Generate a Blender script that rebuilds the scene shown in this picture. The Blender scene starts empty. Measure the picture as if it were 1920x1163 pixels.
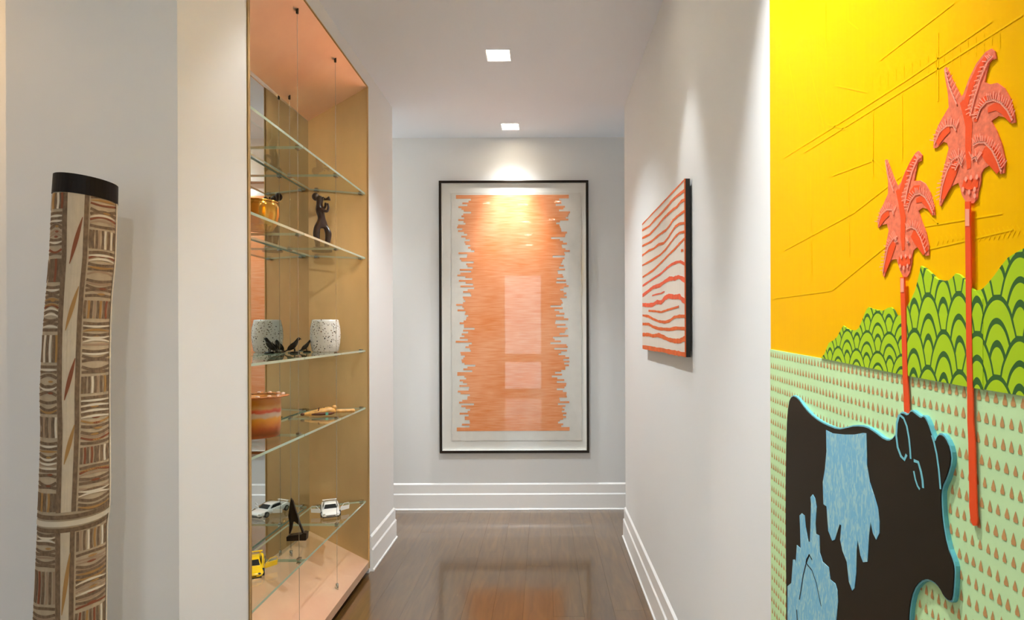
import bpy, bmesh, math, random
from mathutils import Vector, Matrix

rnd = random.Random(7)
SC = bpy.context.scene
COL = SC.collection
PI = math.pi

# ------------------------------------------------------------------ camera, world, exposure
EYE = 1.262
FPX = 1100.0
VPX, VPY = 1019.0, 617.0
ROLL = math.radians(0.2)
cd = bpy.data.cameras.new('camera')
cam = bpy.data.objects.new('camera', cd)
COL.objects.link(cam)
cam.matrix_world = Matrix.Translation((0, 0, EYE)) @ Matrix.Rotation(PI / 2, 4, 'X') @ Matrix.Rotation(-ROLL, 4, 'Z')
cd.sensor_fit = 'HORIZONTAL'
cd.sensor_width = 36.0
cd.lens = FPX / 1920.0 * 36.0
cd.shift_x = -(VPX - 960.0) / 1920.0
cd.shift_y = (VPY - 581.5) / 1920.0
cd.clip_start = 0.01
SC.camera = cam
vs = SC.view_settings
vs.view_transform = 'Standard'
vs.look = 'None'
vs.exposure = 2.7
vs.gamma = 1.0
vs.use_curve_mapping = False
SC.cycles.use_denoising = True
SC.cycles.max_bounces = 14
SC.cycles.diffuse_bounces = 6
SC.cycles.glossy_bounces = 8
SC.cycles.transparent_max_bounces = 24
SC.cycles.sample_clamp_indirect = 6.0
SC.cycles.caustics_reflective = True

W = bpy.data.worlds.new('overcast_daylight')
SC.world = W
W.use_nodes = True
bg = W.node_tree.nodes['Background']
bg.inputs[0].default_value = (0.80, 0.90, 1.0, 1)
bg.inputs[1].default_value = 0.66

# lamp powers (watts), tuned here
P_DOWN = 15.5       # general square downlights
P_ART = 17.0        # the downlight in front of the large framed work
P_WALL = 4.6       # accent on the striped painting
P_MURAL = 21.0      # accent on the mural
P_POLE = 4.2       # added overhead lamp that casts the pole's shadow
P_CAB = 1.9         # accent in front of the cabinet
P_WARM = 5.0       # warm lamp left of the pole wall
WARMW = (0.87, 0.985, 1.06)


def S(r, g, b):
    def c(v):
        v /= 255.0
        return v / 12.92 if v <= 0.04045 else ((v + 0.055) / 1.055) ** 2.4
    return (c(r), c(g), c(b), 1.0)


# ------------------------------------------------------------------ pixel -> place helpers
def un(px, py):
    dx, dy = px - VPX, py - VPY
    return dx - ROLL * dy, dy + ROLL * dx


def on_x(px, py, X):
    dx, dy = un(px, py)
    k = dx / X
    return Vector((X, FPX / k, EYE - dy / k))


def on_y(px, py, Y):
    dx, dy = un(px, py)
    k = FPX / Y
    return Vector((dx / k, Y, EYE - dy / k))


def on_z(px, py, z):
    dx, dy = un(px, py)
    k = dy / (EYE - z)
    return Vector((dx / k, FPX / k, z))


# ------------------------------------------------------------------ materials
def newmat(name):
    m = bpy.data.materials.new(name)
    m.use_nodes = True
    nt = m.node_tree
    p = nt.nodes['Principled BSDF']
    return m, nt, p


def pm(name, col, rough=0.5, metal=0.0, spec=0.5, coat=0.0, noise=None, bump=None):
    """noise = (scale, amount, (sx,sy,sz)); bump = (scale, strength)"""
    m, nt, p = newmat(name)
    p.inputs['Base Color'].default_value = col
    p.inputs['Roughness'].default_value = rough
    p.inputs['Metallic'].default_value = metal
    p.inputs['Specular IOR Level'].default_value = spec
    p.inputs['Coat Weight'].default_value = coat
    p.inputs['Coat Roughness'].default_value = 0.08
    L = nt.links
    if noise or bump:
        tc = nt.nodes.new('ShaderNodeTexCoord')
    if noise:
        sc, amt, st = noise
        mp = nt.nodes.new('ShaderNodeMapping')
        mp.inputs['Scale'].default_value = st
        L.new(tc.outputs['Object'], mp.inputs[0])
        n = nt.nodes.new('ShaderNodeTexNoise')
        n.inputs['Scale'].default_value = sc
        n.inputs['Detail'].default_value = 6
        L.new(mp.outputs[0], n.inputs[0])
        r = nt.nodes.new('ShaderNodeValToRGB')
        r.color_ramp.elements[0].position = 0.3
        r.color_ramp.elements[1].position = 0.7
        a = tuple(max(0, c * (1 - amt)) for c in col[:3]) + (1,)
        b = tuple(min(1, c * (1 + amt)) for c in col[:3]) + (1,)
        r.color_ramp.elements[0].color = a
        r.color_ramp.elements[1].color = b
        L.new(n.outputs[0], r.inputs[0])
        L.new(r.outputs[0], p.inputs['Base Color'])
    if bump:
        n2 = nt.nodes.new('ShaderNodeTexNoise')
        n2.inputs['Scale'].default_value = bump[0]
        L.new(tc.outputs['Object'], n2.inputs[0])
        bp = nt.nodes.new('ShaderNodeBump')
        bp.inputs['Strength'].default_value = bump[1]
        bp.inputs['Distance'].default_value = 0.002
        L.new(n2.outputs[0], bp.inputs['Height'])
        L.new(bp.outputs[0], p.inputs['Normal'])
    return m


def glassmat(name, tint, gloss_rough=0.0, ior=1.5):
    m = bpy.data.materials.new(name)
    m.use_nodes = True
    nt = m.node_tree
    nt.nodes.clear()
    L = nt.links
    out = nt.nodes.new('ShaderNodeOutputMaterial')
    t = nt.nodes.new('ShaderNodeBsdfTransparent')
    t.inputs[0].default_value = tint
    g = nt.nodes.new('ShaderNodeBsdfGlossy')
    g.inputs['Roughness'].default_value = gloss_rough
    g.inputs[0].default_value = (1, 1, 1, 1)
    fr = nt.nodes.new('ShaderNodeFresnel')
    fr.inputs[0].default_value = ior
    geo = nt.nodes.new('ShaderNodeNewGeometry')
    inv = nt.nodes.new('ShaderNodeMath')
    inv.operation = 'SUBTRACT'
    inv.inputs[0].default_value = 1.0
    L.new(geo.outputs['Backfacing'], inv.inputs[1])
    mu = nt.nodes.new('ShaderNodeMath')
    mu.operation = 'MULTIPLY'
    L.new(fr.outputs[0], mu.inputs[0])
    L.new(inv.outputs[0], mu.inputs[1])
    mx = nt.nodes.new('ShaderNodeMixShader')
    L.new(mu.outputs[0], mx.inputs[0])
    L.new(t.outputs[0], mx.inputs[1])
    L.new(g.outputs[0], mx.inputs[2])
    L.new(mx.outputs[0], out.inputs[0])
    return m


def emat(name, col, st):
    m = bpy.data.materials.new(name)
    m.use_nodes = True
    nt = m.node_tree
    p = nt.nodes['Principled BSDF']
    p.inputs['Base Color'].default_value = col
    p.inputs['Emission Color'].default_value = col
    p.inputs['Emission Strength'].default_value = st
    return m


M = {}
M['wall'] = pm('painted_wall', S(235, 234, 231), 0.75, spec=0.25, bump=(260, 0.04))
M['wallwarm'] = M['wall']
M['ceiling'] = pm('painted_ceiling', S(244, 247, 252), 0.8, spec=0.2)
M['trim'] = pm('white_trim_paint', S(247, 244, 240), 0.35, spec=0.5)
M['brass'] = pm('satin_brass_sheet', S(214, 178, 122), 0.34, metal=0.75, noise=(5, 0.10, (1, 1, 0.35)))
M['copper'] = pm('copper_leaf', S(255, 216, 184), 0.34, metal=0.65, noise=(4, 0.10, (1, 1, 1)), bump=(60, 0.03))
M['mirror'] = pm('mirror_glass', (0.66, 0.71, 0.70, 1), 0.015, metal=1.0)
M['steel'] = pm('brushed_steel', S(190, 186, 178), 0.25, metal=1.0)
M['darksteel'] = pm('dark_steel', S(70, 62, 50), 0.35, metal=0.8)
M['kick'] = pm('black_toe_kick', S(30, 26, 22), 0.6)
M['shelf'] = glassmat('clear_shelf_glass', (0.95, 0.975, 0.95, 1), 0.0, 1.62)
M['shelf_edge'] = pm('polished_glass_edge', S(186, 204, 178), 0.12, spec=0.8, coat=0.6)
M['glazing'] = glassmat('picture_glazing', (0.985, 0.99, 0.985, 1), 0.025, 1.5)
M['window_glass'] = glassmat('window_glass', (0.96, 0.98, 0.97, 1), 0.0, 1.45)
M['black_frame'] = pm('black_bronze_frame', S(44, 34, 24), 0.28, metal=0.5)
M['mat'] = pm('white_mat_board', S(232, 229, 222), 0.85, spec=0.2)
M['paper'] = pm('handmade_paper', S(222, 217, 208), 0.9, spec=0.1, noise=(18, 0.03, (1, 1, 1)))
M['lens'] = emat('lit_lens', (1.0, 0.95, 0.86, 1), 14.0)
M['cavity'] = pm('white_reflector', S(240, 236, 228), 0.4)


def floor_mat():
    m, nt, p = newmat('stained_oak')
    L = nt.links
    tc = nt.nodes.new('ShaderNodeTexCoord')
    oi = nt.nodes.new('ShaderNodeObjectInfo')
    add = nt.nodes.new('ShaderNodeVectorMath')
    add.operation = 'ADD'
    sc = nt.nodes.new('ShaderNodeVectorMath')
    sc.operation = 'SCALE'
    cmb = nt.nodes.new('ShaderNodeCombineXYZ')
    for i in range(3):
        L.new(oi.outputs['Random'], cmb.inputs[i])
    L.new(cmb.outputs[0], sc.inputs[0])
    sc.inputs['Scale'].default_value = 37.0
    L.new(tc.outputs['Object'], add.inputs[0])
    L.new(sc.outputs[0], add.inputs[1])
    mp = nt.nodes.new('ShaderNodeMapping')
    mp.inputs['Scale'].default_value = (13, 1.3, 13)
    L.new(add.outputs[0], mp.inputs[0])
    n = nt.nodes.new('ShaderNodeTexNoise')
    n.inputs['Scale'].default_value = 2.2
    n.inputs['Detail'].default_value = 9
    n.inputs['Distortion'].default_value = 1.4
    L.new(mp.outputs[0], n.inputs[0])
    r = nt.nodes.new('ShaderNodeValToRGB')
    e = r.color_ramp.elements
    e[0].position = 0.30
    e[0].color = S(84, 56, 22)
    e[1].position = 0.72
    e[1].color = S(110, 76, 32)
    L.new(n.outputs[0], r.inputs[0])
    hs = nt.nodes.new('ShaderNodeHueSaturation')
    mr = nt.nodes.new('ShaderNodeMapRange')
    mr.inputs[3].default_value = 0.92
    mr.inputs[4].default_value = 1.08
    L.new(oi.outputs['Random'], mr.inputs[0])
    L.new(mr.outputs[0], hs.inputs['Value'])
    L.new(r.outputs[0], hs.inputs['Color'])
    L.new(hs.outputs[0], p.inputs['Base Color'])
    p.inputs['Roughness'].default_value = 0.30
    p.inputs['Coat Weight'].default_value = 1.0
    p.inputs['Coat Roughness'].default_value = 0.12
    p.inputs['Coat IOR'].default_value = 2.0
    bp = nt.nodes.new('ShaderNodeBump')
    bp.inputs['Strength'].default_value = 0.05
    bp.inputs['Distance'].default_value = 0.001
    L.new(n.outputs[0], bp.inputs['Height'])
    L.new(bp.outputs[0], p.inputs['Normal'])
    return m


M['floor'] = floor_mat()


# ------------------------------------------------------------------ mesh helpers
class MB:
    def __init__(self):
        self.v, self.f, self.mi = [], [], []

    def add(self, vs_, fs_, mi=0):
        o = len(self.v)
        self.v += [tuple(x) for x in vs_]
        for f in fs_:
            self.f.append(tuple(i + o for i in f))
            self.mi.append(mi)
        return self

    def box(self, x0, x1, y0, y1, z0, z1, mi=0):
        v = [(x0, y0, z0), (x1, y0, z0), (x1, y1, z0), (x0, y1, z0), (x0, y0, z1), (x1, y0, z1), (x1, y1, z1), (x0, y1, z1)]
        return self.add(v, [(0, 3, 2, 1), (4, 5, 6, 7), (0, 1, 5, 4), (1, 2, 6, 5), (2, 3, 7, 6), (3, 0, 4, 7)], mi)

    def hexa(self, b, t, mi=0):
        """bottom quad (ccw from above) and top quad"""
        return self.add(list(b) + list(t), [(0, 3, 2, 1), (4, 5, 6, 7), (0, 1, 5, 4), (1, 2, 6, 5), (2, 3, 7, 6), (3, 0, 4, 7)], mi)

    def prism(self, pts, d, mi=0):
        """pts: outline (list of Vector), extruded by vector d"""
        n = len(pts)
        d = Vector(d)
        v = [Vector(p) for p in pts] + [Vector(p) + d for p in pts]
        f = [tuple(range(n))[::-1], tuple(range(n, 2 * n))]
        f += [(i, (i + 1) % n, n + (i + 1) % n, n + i) for i in range(n)]
        return self.add(v, f, mi)

    def lathe(self, prof, n=32, c=(0, 0, 0), mi=0, cap=True, wob=None):
        v, f = [], []
        for j, (r, z) in enumerate(prof):
            for i in range(n):
                a = 2 * PI * i / n
                rr = r if wob is None else r * wob(a, j)
                v.append((c[0] + rr * math.cos(a), c[1] + rr * math.sin(a), c[2] + z))
        for j in range(len(prof) - 1):
            for i in range(n):
                i2 = (i + 1) % n
                f.append((j * n + i, j * n + i2, (j + 1) * n + i2, (j + 1) * n + i))
        if cap:
            f.append(tuple(range(n))[::-1])
            f.append(tuple(range((len(prof) - 1) * n, len(prof) * n)))
        return self.add(v, f, mi)

    def loft(self, rings, mi=0, cap=True):
        n = len(rings[0])
        v = [p for r in rings for p in r]
        f = []
        for j in range(len(rings) - 1):
            for i in range(n):
                i2 = (i + 1) % n
                f.append((j * n + i, j * n + i2, (j + 1) * n + i2, (j + 1) * n + i))
        if cap:
            f.append(tuple(range(n))[::-1])
            f.append(tuple(range((len(rings) - 1) * n, len(rings) * n)))
        return self.add(v, f, mi)

    def tube(self, pts, r, n=10, mi=0):
        pts = [Vector(p) for p in pts]
        rs = r if isinstance(r, (list, tuple)) else [r] * len(pts)
        rings = []
        for i, p in enumerate(pts):
            t = (pts[min(i + 1, len(pts) - 1)] - pts[max(i - 1, 0)]).normalized()
            up = Vector((0, 0, 1)) if abs(t.z) < 0.9 else Vector((1, 0, 0))
            a = t.cross(up).normalized()
            b = a.cross(t).normalized()
            rings.append([p + rs[i] * (math.cos(2 * PI * k / n) * a + math.sin(2 * PI * k / n) * b) for k in range(n)])
        return self.loft(rings, mi)

    def ell(self, c, r, n=16, m=10, rot=None, mi=0):
        v, f = [], []
        R = rot if rot is not None else Matrix.Identity(3)
        c = Vector(c)
        for j in range(m + 1):
            th = PI * j / m
            for i in range(n):
                a = 2 * PI * i / n
                q = Vector((r[0] * math.sin(th) * math.cos(a), r[1] * math.sin(th) * math.sin(a), -r[2] * math.cos(th)))
                v.append(c + R @ q)
        for j in range(m):
            for i in range(n):
                i2 = (i + 1) % n
                f.append((j * n + i, j * n + i2, (j + 1) * n + i2, (j + 1) * n + i))
        return self.add(v, f, mi)

    def ribbon(self, pts, width, nrm, mi=0):
        """flat ribbon along 3-D pts lying in a plane with normal nrm"""
        pts = [Vector(p) for p in pts]
        nrm = Vector(nrm)
        ws = width if isinstance(width, (list, tuple)) else [width] * len(pts)
        v, f = [], []
        for i, p in enumerate(pts):
            t = (pts[min(i + 1, len(pts) - 1)] - pts[max(i - 1, 0)]).normalized()
            s = nrm.cross(t).normalized()
            v += [p - s * ws[i] / 2, p + s * ws[i] / 2]
        for i in range(len(pts) - 1):
            f.append((2 * i, 2 * i + 1, 2 * i + 3, 2 * i + 2))
        return self.add(v, f, mi)

    def build(self, name, mats, parent=None, world=False, smooth=False, bevel=0.0, sub=0, kind=None, label=None, recalc=True):
        me = bpy.data.meshes.new(name)
        off = Vector((0, 0, 0))
        if world and parent is not None:
            p = parent
            while p is not None:
                off += p.location
                p = p.parent
        me.from_pydata([Vector(x) - off for x in self.v], [], self.f)
        if not isinstance(mats, (list, tuple)):
            mats = [mats]
        for m in mats:
            me.materials.append(m)
        for p, i in zip(me.polygons, self.mi):
            p.material_index = i
            p.use_smooth = smooth
        if recalc:
            bm = bmesh.new()
            bm.from_mesh(me)
            bmesh.ops.remove_doubles(bm, verts=bm.verts, dist=1e-6)
            bmesh.ops.recalc_face_normals(bm, faces=bm.faces)
            bm.to_mesh(me)
            bm.free()
        o = bpy.data.objects.new(name, me)
        COL.objects.link(o)
        if parent is not None:
            o.parent = parent
        if bevel:
            b = o.modifiers.new('bevel', 'BEVEL')
            b.width = bevel
            b.segments = 2
            b.limit_method = 'ANGLE'
        if sub:
            s = o.modifiers.new('sub', 'SUBSURF')
            s.levels = s.render_levels = sub
        if kind:
            o['kind'] = kind
        if label:
            o['label'] = label
        return o


def thing(name, label, cat, loc=(0, 0, 0), rz=0.0, group=None):
    o = bpy.data.objects.new(name, None)
    o.empty_display_size = 0.05
    o.location = loc
    o.rotation_euler = (0, 0, rz)
    COL.objects.link(o)
    o['label'] = label
    o['category'] = cat
    if group:
        o['group'] = group
    return o


def struct(name, mb, mat, parent=None, label=None, cat=None, **kw):
    o = mb.build(name, mat, parent, **kw)
    if parent is None:
        o['kind'] = 'structure'
    if label:
        o['label'] = label
    if cat:
        o['category'] = cat
    return o


# ------------------------------------------------------------------ the room
CEIL = 2.6
XR = 0.492          # right wall face
XL = -0.908         # left wall face
Y_END = 3.54        # hall ends, cross corridor begins
Y_BACK = 4.10       # far wall
Y_POLE = 1.459      # face of the wall behind the painted pole
Y_NEAR = -3.2
X_FAR = -3.2
X_RIGHT = 2.8

fl = MB().box(X_FAR, X_RIGHT, Y_NEAR, Y_BACK, -0.10, -0.016)
floor = struct('floor', fl, M['kick'], label='dark stained oak plank floor with a glossy finish', cat='floor')
PW = 0.135
x = X_FAR
ci = 0
while x < X_RIGHT - 1e-6:
    x1 = min(x + PW, X_RIGHT)
    # only where the floor is open to the room
    if x1 > XR + 0.15:
        ys, ye = Y_END - 0.15, Y_BACK
    elif x1 < -1.30:
        ys, ye = Y_NEAR, 1.76
    else:
        ys, ye = Y_NEAR, Y_BACK
    y = ys - rnd.uniform(0.2, 1.2)
    while y < ye:
        L_ = rnd.uniform(1.3, 2.1)
        a, b = max(y, ys), min(y + L_, ye)
        if b - a > 0.02:
            MB().box(x + 0.0003, x1 - 0.0003, a + 0.0003, b - 0.0003, -0.016, 0.0 - rnd.uniform(0, 0.0002)).build('plank', M['floor'], floor)
        y += L_
    x = x1
    ci += 1
# corridor floor left of the hall
x = -2.8
while x < -1.35:
    MB().box(x + 0.0006, x + PW - 0.0006, Y_END - 0.1, Y_BACK, -0.016, -0.0001).build('plank', M['floor'], floor)
    x += PW

# ceiling with square openings for the downlights
LX = -0.215
SQ = 0.059
ROW = [3.875, 2.865, 1.855, 0.845, -0.165, -1.175]
ACC = [(0.16, 1.985), (0.10, 0.98), (-0.60, 1.93)]
holes = [(LX, y, SQ) for y in ROW] + [(ax, ay, 0.045) for ax, ay in ACC] + [(0.22, -1.25, 0.045), (-2.0, 1.25, 0.045), (-1.9, 3.82, 0.045)]
xs = sorted({X_FAR, X_RIGHT} | {round(h[0] - h[2], 4) for h in holes} | {round(h[0] + h[2], 4) for h in holes})
ys = sorted({Y_NEAR, Y_BACK} | {round(h[1] - h[2], 4) for h in holes} | {round(h[1] + h[2], 4) for h in holes})
mb = MB()
for i in range(len(xs) - 1):
    for j in range(len(ys) - 1):
        cx, cy = (xs[i] + xs[i + 1]) / 2, (ys[j] + ys[j + 1]) / 2
        if any(abs(cx - h[0]) < h[2] and abs(cy - h[1]) < h[2] for h in holes):
            continue
        mb.box(xs[i], xs[i + 1], ys[j], ys[j + 1], CEIL, CEIL + 0.02)
struct('ceiling', mb, M['ceiling'], label='smooth off-white painted hallway ceiling', cat='ceiling', recalc=False)
struct('ceiling_slab', MB().box(X_FAR - 0.2, X_RIGHT + 0.2, Y_NEAR - 0.2, Y_BACK + 0.2, CEIL + 0.12, CEIL + 0.2), M['ceiling'])

# walls
struct('wall_right', MB().box(XR, X_RIGHT, Y_NEAR, Y_END, 0, CEIL), M['wall'], label='long white hallway wall on the right', cat='wall')
struct('wall_back', MB().box(X_FAR, X_RIGHT, Y_BACK, Y_BACK + 0.12, 0, CEIL), M['wall'], label='white end wall behind the tall framed artwork', cat='wall')
CF, CB = -0.905, -1.17      # cabinet front and mirror planes
CY0, CY1, CY1B = 1.806, 3.03, 2.926
mb = MB()
mb.box(-2.8, XL, CY1 + 0.008, Y_END, 0, CEIL)
mb.box(-2.8, CB - 0.012, 1.78, CY1 + 0.008, 0, CEIL)
mb.box(CB - 0.012, XL, Y_POLE, CY0 - 0.006, 0, CEIL)
mb.box(-1.335, CB - 0.012, Y_POLE, 1.79, 0, CEIL)
mb.box(CB - 0.012, XL, CY0 - 0.006, CY1 + 0.008, 2.517, CEIL)
struct('wall_left', mb, M['wall'], label='white wall on the left with a recess for the display cabinet', cat='wall')
struct('wall_front', MB().box(X_FAR, -1.335, 1.70, 1.77, 0, CEIL), M['wall'])
mb = MB()
WY0, WY1, WZ0, WZ1 = -0.6, 0.8, 0.85, 1.45
mb.box(X_FAR - 0.12, X_FAR, Y_NEAR, WY0, 0, CEIL)
mb.box(X_FAR - 0.12, X_FAR, WY1, 1.77, 0, CEIL)
mb.box(X_FAR - 0.12, X_FAR, WY0, WY1, 0, WZ0)
mb.box(X_FAR - 0.12, X_FAR, WY0, WY1, WZ1, CEIL)
struct('wall_side', mb, M['wall'])
mb = MB()
for y0, y1, z0, z1 in ((WY0, WY0 + 0.05, WZ0, WZ1), (WY1 - 0.05, WY1, WZ0, WZ1), (WY0 + 0.05, WY1 - 0.05, WZ0, WZ0 + 0.05), (WY0 + 0.05, WY1 - 0.05, WZ1 - 0.05, WZ1), (0.07, 0.13, WZ0 + 0.05, WZ1 - 0.05)):
    mb.box(X_FAR - 0.08, X_FAR - 0.04, y0, y1, z0, z1)
win2 = struct('added_window', mb, M['trim'])  # unseen window, added to bring daylight fill in from the left
MB().box(X_FAR - 0.062, X_FAR - 0.058, WY0 + 0.05, 0.07, WZ0 + 0.05, WZ1 - 0.05).build('pane', M['window_glass'], win2)
MB().box(X_FAR - 0.062, X_FAR - 0.058, 0.13, WY1 - 0.05, WZ0 + 0.05, WZ1 - 0.05).build('pane', M['window_glass'], win2)
struct('wall_end', MB().box(X_FAR - 0.12, X_FAR + 0.4, Y_END - 0.2, Y_BACK + 0.12, 0, CEIL), M['wall'])
# wall behind the camera with a glazed door, and the window that lights the cross corridor
DX0, DX1 = -0.80, 0.0
mb = MB()
mb.box(X_FAR, DX0, Y_NEAR - 0.12, Y_NEAR, 0, CEIL)
mb.box(DX1, XR + 0.05, Y_NEAR - 0.12, Y_NEAR, 0, CEIL)
mb.box(DX0, DX1, Y_NEAR - 0.12, Y_NEAR, 2.36, CEIL)
struct('wall_near', mb, M['wall'])
mb = MB()
mb.box(DX0, DX0 + 0.05, Y_NEAR - 0.10, Y_NEAR - 0.05, 0, 2.36)
mb.box(DX1 - 0.05, DX1, Y_NEAR - 0.10, Y_NEAR - 0.05, 0, 2.36)
mb.box(DX0 + 0.05, DX1 - 0.05, Y_NEAR - 0.10, Y_NEAR - 0.05, 2.30, 2.36)
mb.box(DX0 + 0.05, DX1 - 0.05, Y_NEAR - 0.10, Y_NEAR - 0.05, 0.62, 0.78)
mb.box(DX0 + 0.05, DX1 - 0.05, Y_NEAR - 0.10, Y_NEAR - 0.05, 0, 0.10)
door = struct('door_1', mb, M['trim'])
MB().box(DX0 + 0.05, DX1 - 0.05, Y_NEAR - 0.078, Y_NEAR - 0.072, 0.78, 2.30).build('pane', M['window_glass'], door)
MB().box(DX0 + 0.05, DX1 - 0.05, Y_NEAR - 0.078, Y_NEAR - 0.072, 0.10, 0.62).build('pane', M['window_glass'], door)
mb = MB()
mb.box(X_RIGHT, X_RIGHT + 0.1, Y_END - 0.1, Y_BACK + 0.12, 0, 0.9)
mb.box(X_RIGHT, X_RIGHT + 0.1, Y_END - 0.1, Y_BACK + 0.12, 2.2, CEIL)
struct('wall_window', mb, M['wall'])
mb = MB()
for y0, y1, z0, z1 in ((Y_END, Y_END + 0.04, 0.9, 2.2), (Y_BACK - 0.04, Y_BACK, 0.9, 2.2), (Y_END + 0.04, Y_BACK - 0.04, 0.9, 0.94), (Y_END + 0.04, Y_BACK - 0.04, 2.16, 2.2)):
    mb.box(X_RIGHT + 0.03, X_RIGHT + 0.07, y0, y1, z0, z1)
win = struct('window_1', mb, M['trim'])
MB().box(X_RIGHT + 0.048, X_RIGHT + 0.052, Y_END + 0.04, Y_BACK - 0.04, 0.94, 2.16).build('pane', M['window_glass'], win)


def portal(name, loc, rot, sx, sy):
    l = bpy.data.lights.new(name, 'AREA')
    l.shape = 'RECTANGLE'
    l.size, l.size_y = sx, sy
    l.cycles.is_portal = True
    o = bpy.data.objects.new(name, l)
    o.location, o.rotation_euler = loc, rot
    COL.objects.link(o)


portal('door_daylight', ((DX0 + DX1) / 2, Y_NEAR - 0.13, 1.18), (PI / 2, 0, 0), DX1 - DX0, 2.36)
portal('window_daylight', (X_RIGHT + 0.11, (Y_END + Y_BACK) / 2, 1.55), (PI / 2, 0, PI / 2), Y_BACK - Y_END, 1.3)

portal('added_side_daylight', (X_FAR - 0.13, (WY0 + WY1) / 2, (WZ0 + WZ1) / 2), (PI / 2, 0, -PI / 2), WY1 - WY0, WZ1 - WZ0)  # daylight fill through the added side window

# baseboards: a stepped profile swept along each wall
PROF = [(0, 0), (0.020, 0), (0.020, 0.007), (0.014, 0.012), (0.014, 0.108), (0.0085, 0.1165), (0.0085, 0.177), (0.000, 0.187)]


def baseboard(name, a, b, nrm, ext_a=0.0, ext_b=0.0):
    """a,b: floor points on the wall face; nrm: out of the wall. ext: mitre at outer corners"""
    a, b, nrm = Vector(a), Vector(b), Vector(nrm)
    t = (b - a).normalized()
    r0 = [a + nrm * d - t * d * ext_a + Vector((0, 0, z)) for d, z in PROF]
    r1 = [b + nrm * d + t * d * ext_b + Vector((0, 0, z)) for d, z in PROF]
    return struct(name, MB().loft([r0, r1]), M['trim'])


baseboard('baseboard_back', (X_FAR + 0.4, Y_BACK, 0), (X_RIGHT, Y_BACK, 0), (0, -1, 0))
baseboard('baseboard_right', (XR, Y_NEAR, 0), (XR, Y_END, 0), (-1, 0, 0), 0, 1)
baseboard('baseboard_left', (XL, CY1 + 0.03, 0), (XL, Y_END, 0), (1, 0, 0), 0, 1)
baseboard('baseboard_pier', (XL, Y_POLE, 0), (XL, CY0 - 0.01, 0), (1, 0, 0), 1, 0)
baseboard('baseboard_front', (-1.335, Y_POLE, 0), (XL, Y_POLE, 0), (0, -1, 0), 1, 1)
baseboard('baseboard_corridor', (XR, Y_END, 0), (X_RIGHT, Y_END, 0), (0, 1, 0), 1, 0)


# ------------------------------------------------------------------ recessed downlights
def spot(name, parent, loc, target, power, angle, blend, col=WARMW, size=0.03):
    l = bpy.data.lights.new(name, 'SPOT')
    l.energy = power
    l.color = col
    l.spot_size = math.radians(angle)
    l.spot_blend = blend
    l.shadow_soft_size = size
    o = bpy.data.objects.new(name, l)
    o.location = loc
    d = Vector(target)
    o.rotation_euler = d.to_track_quat('-Z', 'Y').to_euler()
    o.parent = parent
    COL.objects.link(o)
    return o


def downlight(x, y, half, label, power, aim=(0, 0, -1), angle=112, blend=0.35, col=WARMW, dep=0.085, group='square recessed ceiling downlights', size=0.03, flood=0, lz=0.02):
    t = thing('recessed_downlight', label, 'ceiling light', (x, y, CEIL), 0, group)
    w = 0.004
    mb = MB()
    for a, b, c, d in ((-half, -half + w, -half, half), (half - w, half, -half, half), (-half + w, half - w, -half, -half + w), (-half + w, half - w, half - w, half)):
        mb.box(a, b, c, d, -0.001, dep)
    mb.box(-half + w, half - w, -half + w, half - w, dep - 0.004, dep)
    mb.build('reflector', M['cavity'], t)
    mb = MB()
    e = 0.006
    for a, b, c, d in ((-half - e, -half, -half - e, half + e), (half, half + e, -half - e, half + e), (-half, half, -half - e, -half), (-half, half, half, half + e)):
        mb.box(a, b, c, d, -0.003, 0.0)
    mb.build('trim_ring', M['ceiling'], t)
    MB().lathe([(half * 0.80, dep - 0.007), (half * 0.72, dep - 0.013), (half * 0.3, dep - 0.017)], 24).build('lens', M['lens'], t, smooth=True)
    spot('lamp', t, (0, 0, lz), aim, power, angle, blend, col, size)
    if flood:
        spot('lamp', t, (0, 0, 0.018), (0, 0, -1), flood, 100, 0.75, col, 0.015)
    return t


downlight(LX, ROW[0], SQ, 'smaller looking lit square downlight just in front of the tall framed artwork', P_ART, (0, 0.14, -1), 56, 1.0, (0.94, 0.985, 1.03), flood=2.6)
downlight(LX, ROW[1], SQ, 'larger looking lit square downlight halfway along the hallway ceiling', P_DOWN, angle=110, blend=1.0)
downlight(LX, ROW[2], SQ, 'square downlight above the hallway beside the cabinet, above the picture edge', P_DOWN * 0.28, angle=84, blend=0.6)
downlight(LX, ROW[3], SQ, 'square downlight above the hallway beside the mural, out of the picture', P_DOWN * 0.3, angle=84, blend=0.6)
downlight(LX, ROW[4], SQ, 'square downlight right above the viewer, out of the picture', P_DOWN * 0.08, angle=84, blend=0.6)
downlight(LX, ROW[5], SQ, 'square downlight behind the viewer, out of the picture', P_DOWN * 0.1, angle=90, blend=0.6)
downlight(ACC[0][0], ACC[0][1], 0.045, 'small accent downlight above the striped painting, out of the picture', P_WALL, (0.27, -0.02, -1), 34, 0.8, (0.92, 0.985, 1.03))
downlight(ACC[1][0], ACC[1][1], 0.045, 'small accent downlight above the yellow mural, out of the picture', P_MURAL, (0.42, 0.03, -1), 54, 0.9, (0.92, 0.985, 1.03))
downlight(ACC[2][0], ACC[2][1], 0.045, 'small accent downlight in front of the cabinet, out of the picture', P_CAB, (-0.08, 0.0, -1), 74, 0.5, (0.97, 0.985, 1.0))
downlight(0.22, -1.25, 0.045, 'added downlight casting the shadow beside the painted pole, out of the picture', P_POLE, (-1.27, 2.54, -1.45), 46, 0.6, (0.97, 0.985, 1.0), size=0.02, lz=-0.03)  # unseen lamp, put overhead to throw the pole's shadow on the wall
downlight(-2.0, 1.25, 0.045, 'small warm downlight left of the painted pole, out of the picture', P_WARM, (0.1, 0.3, -1), 120, 0.6, (1.0, 0.58, 0.20))
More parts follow.
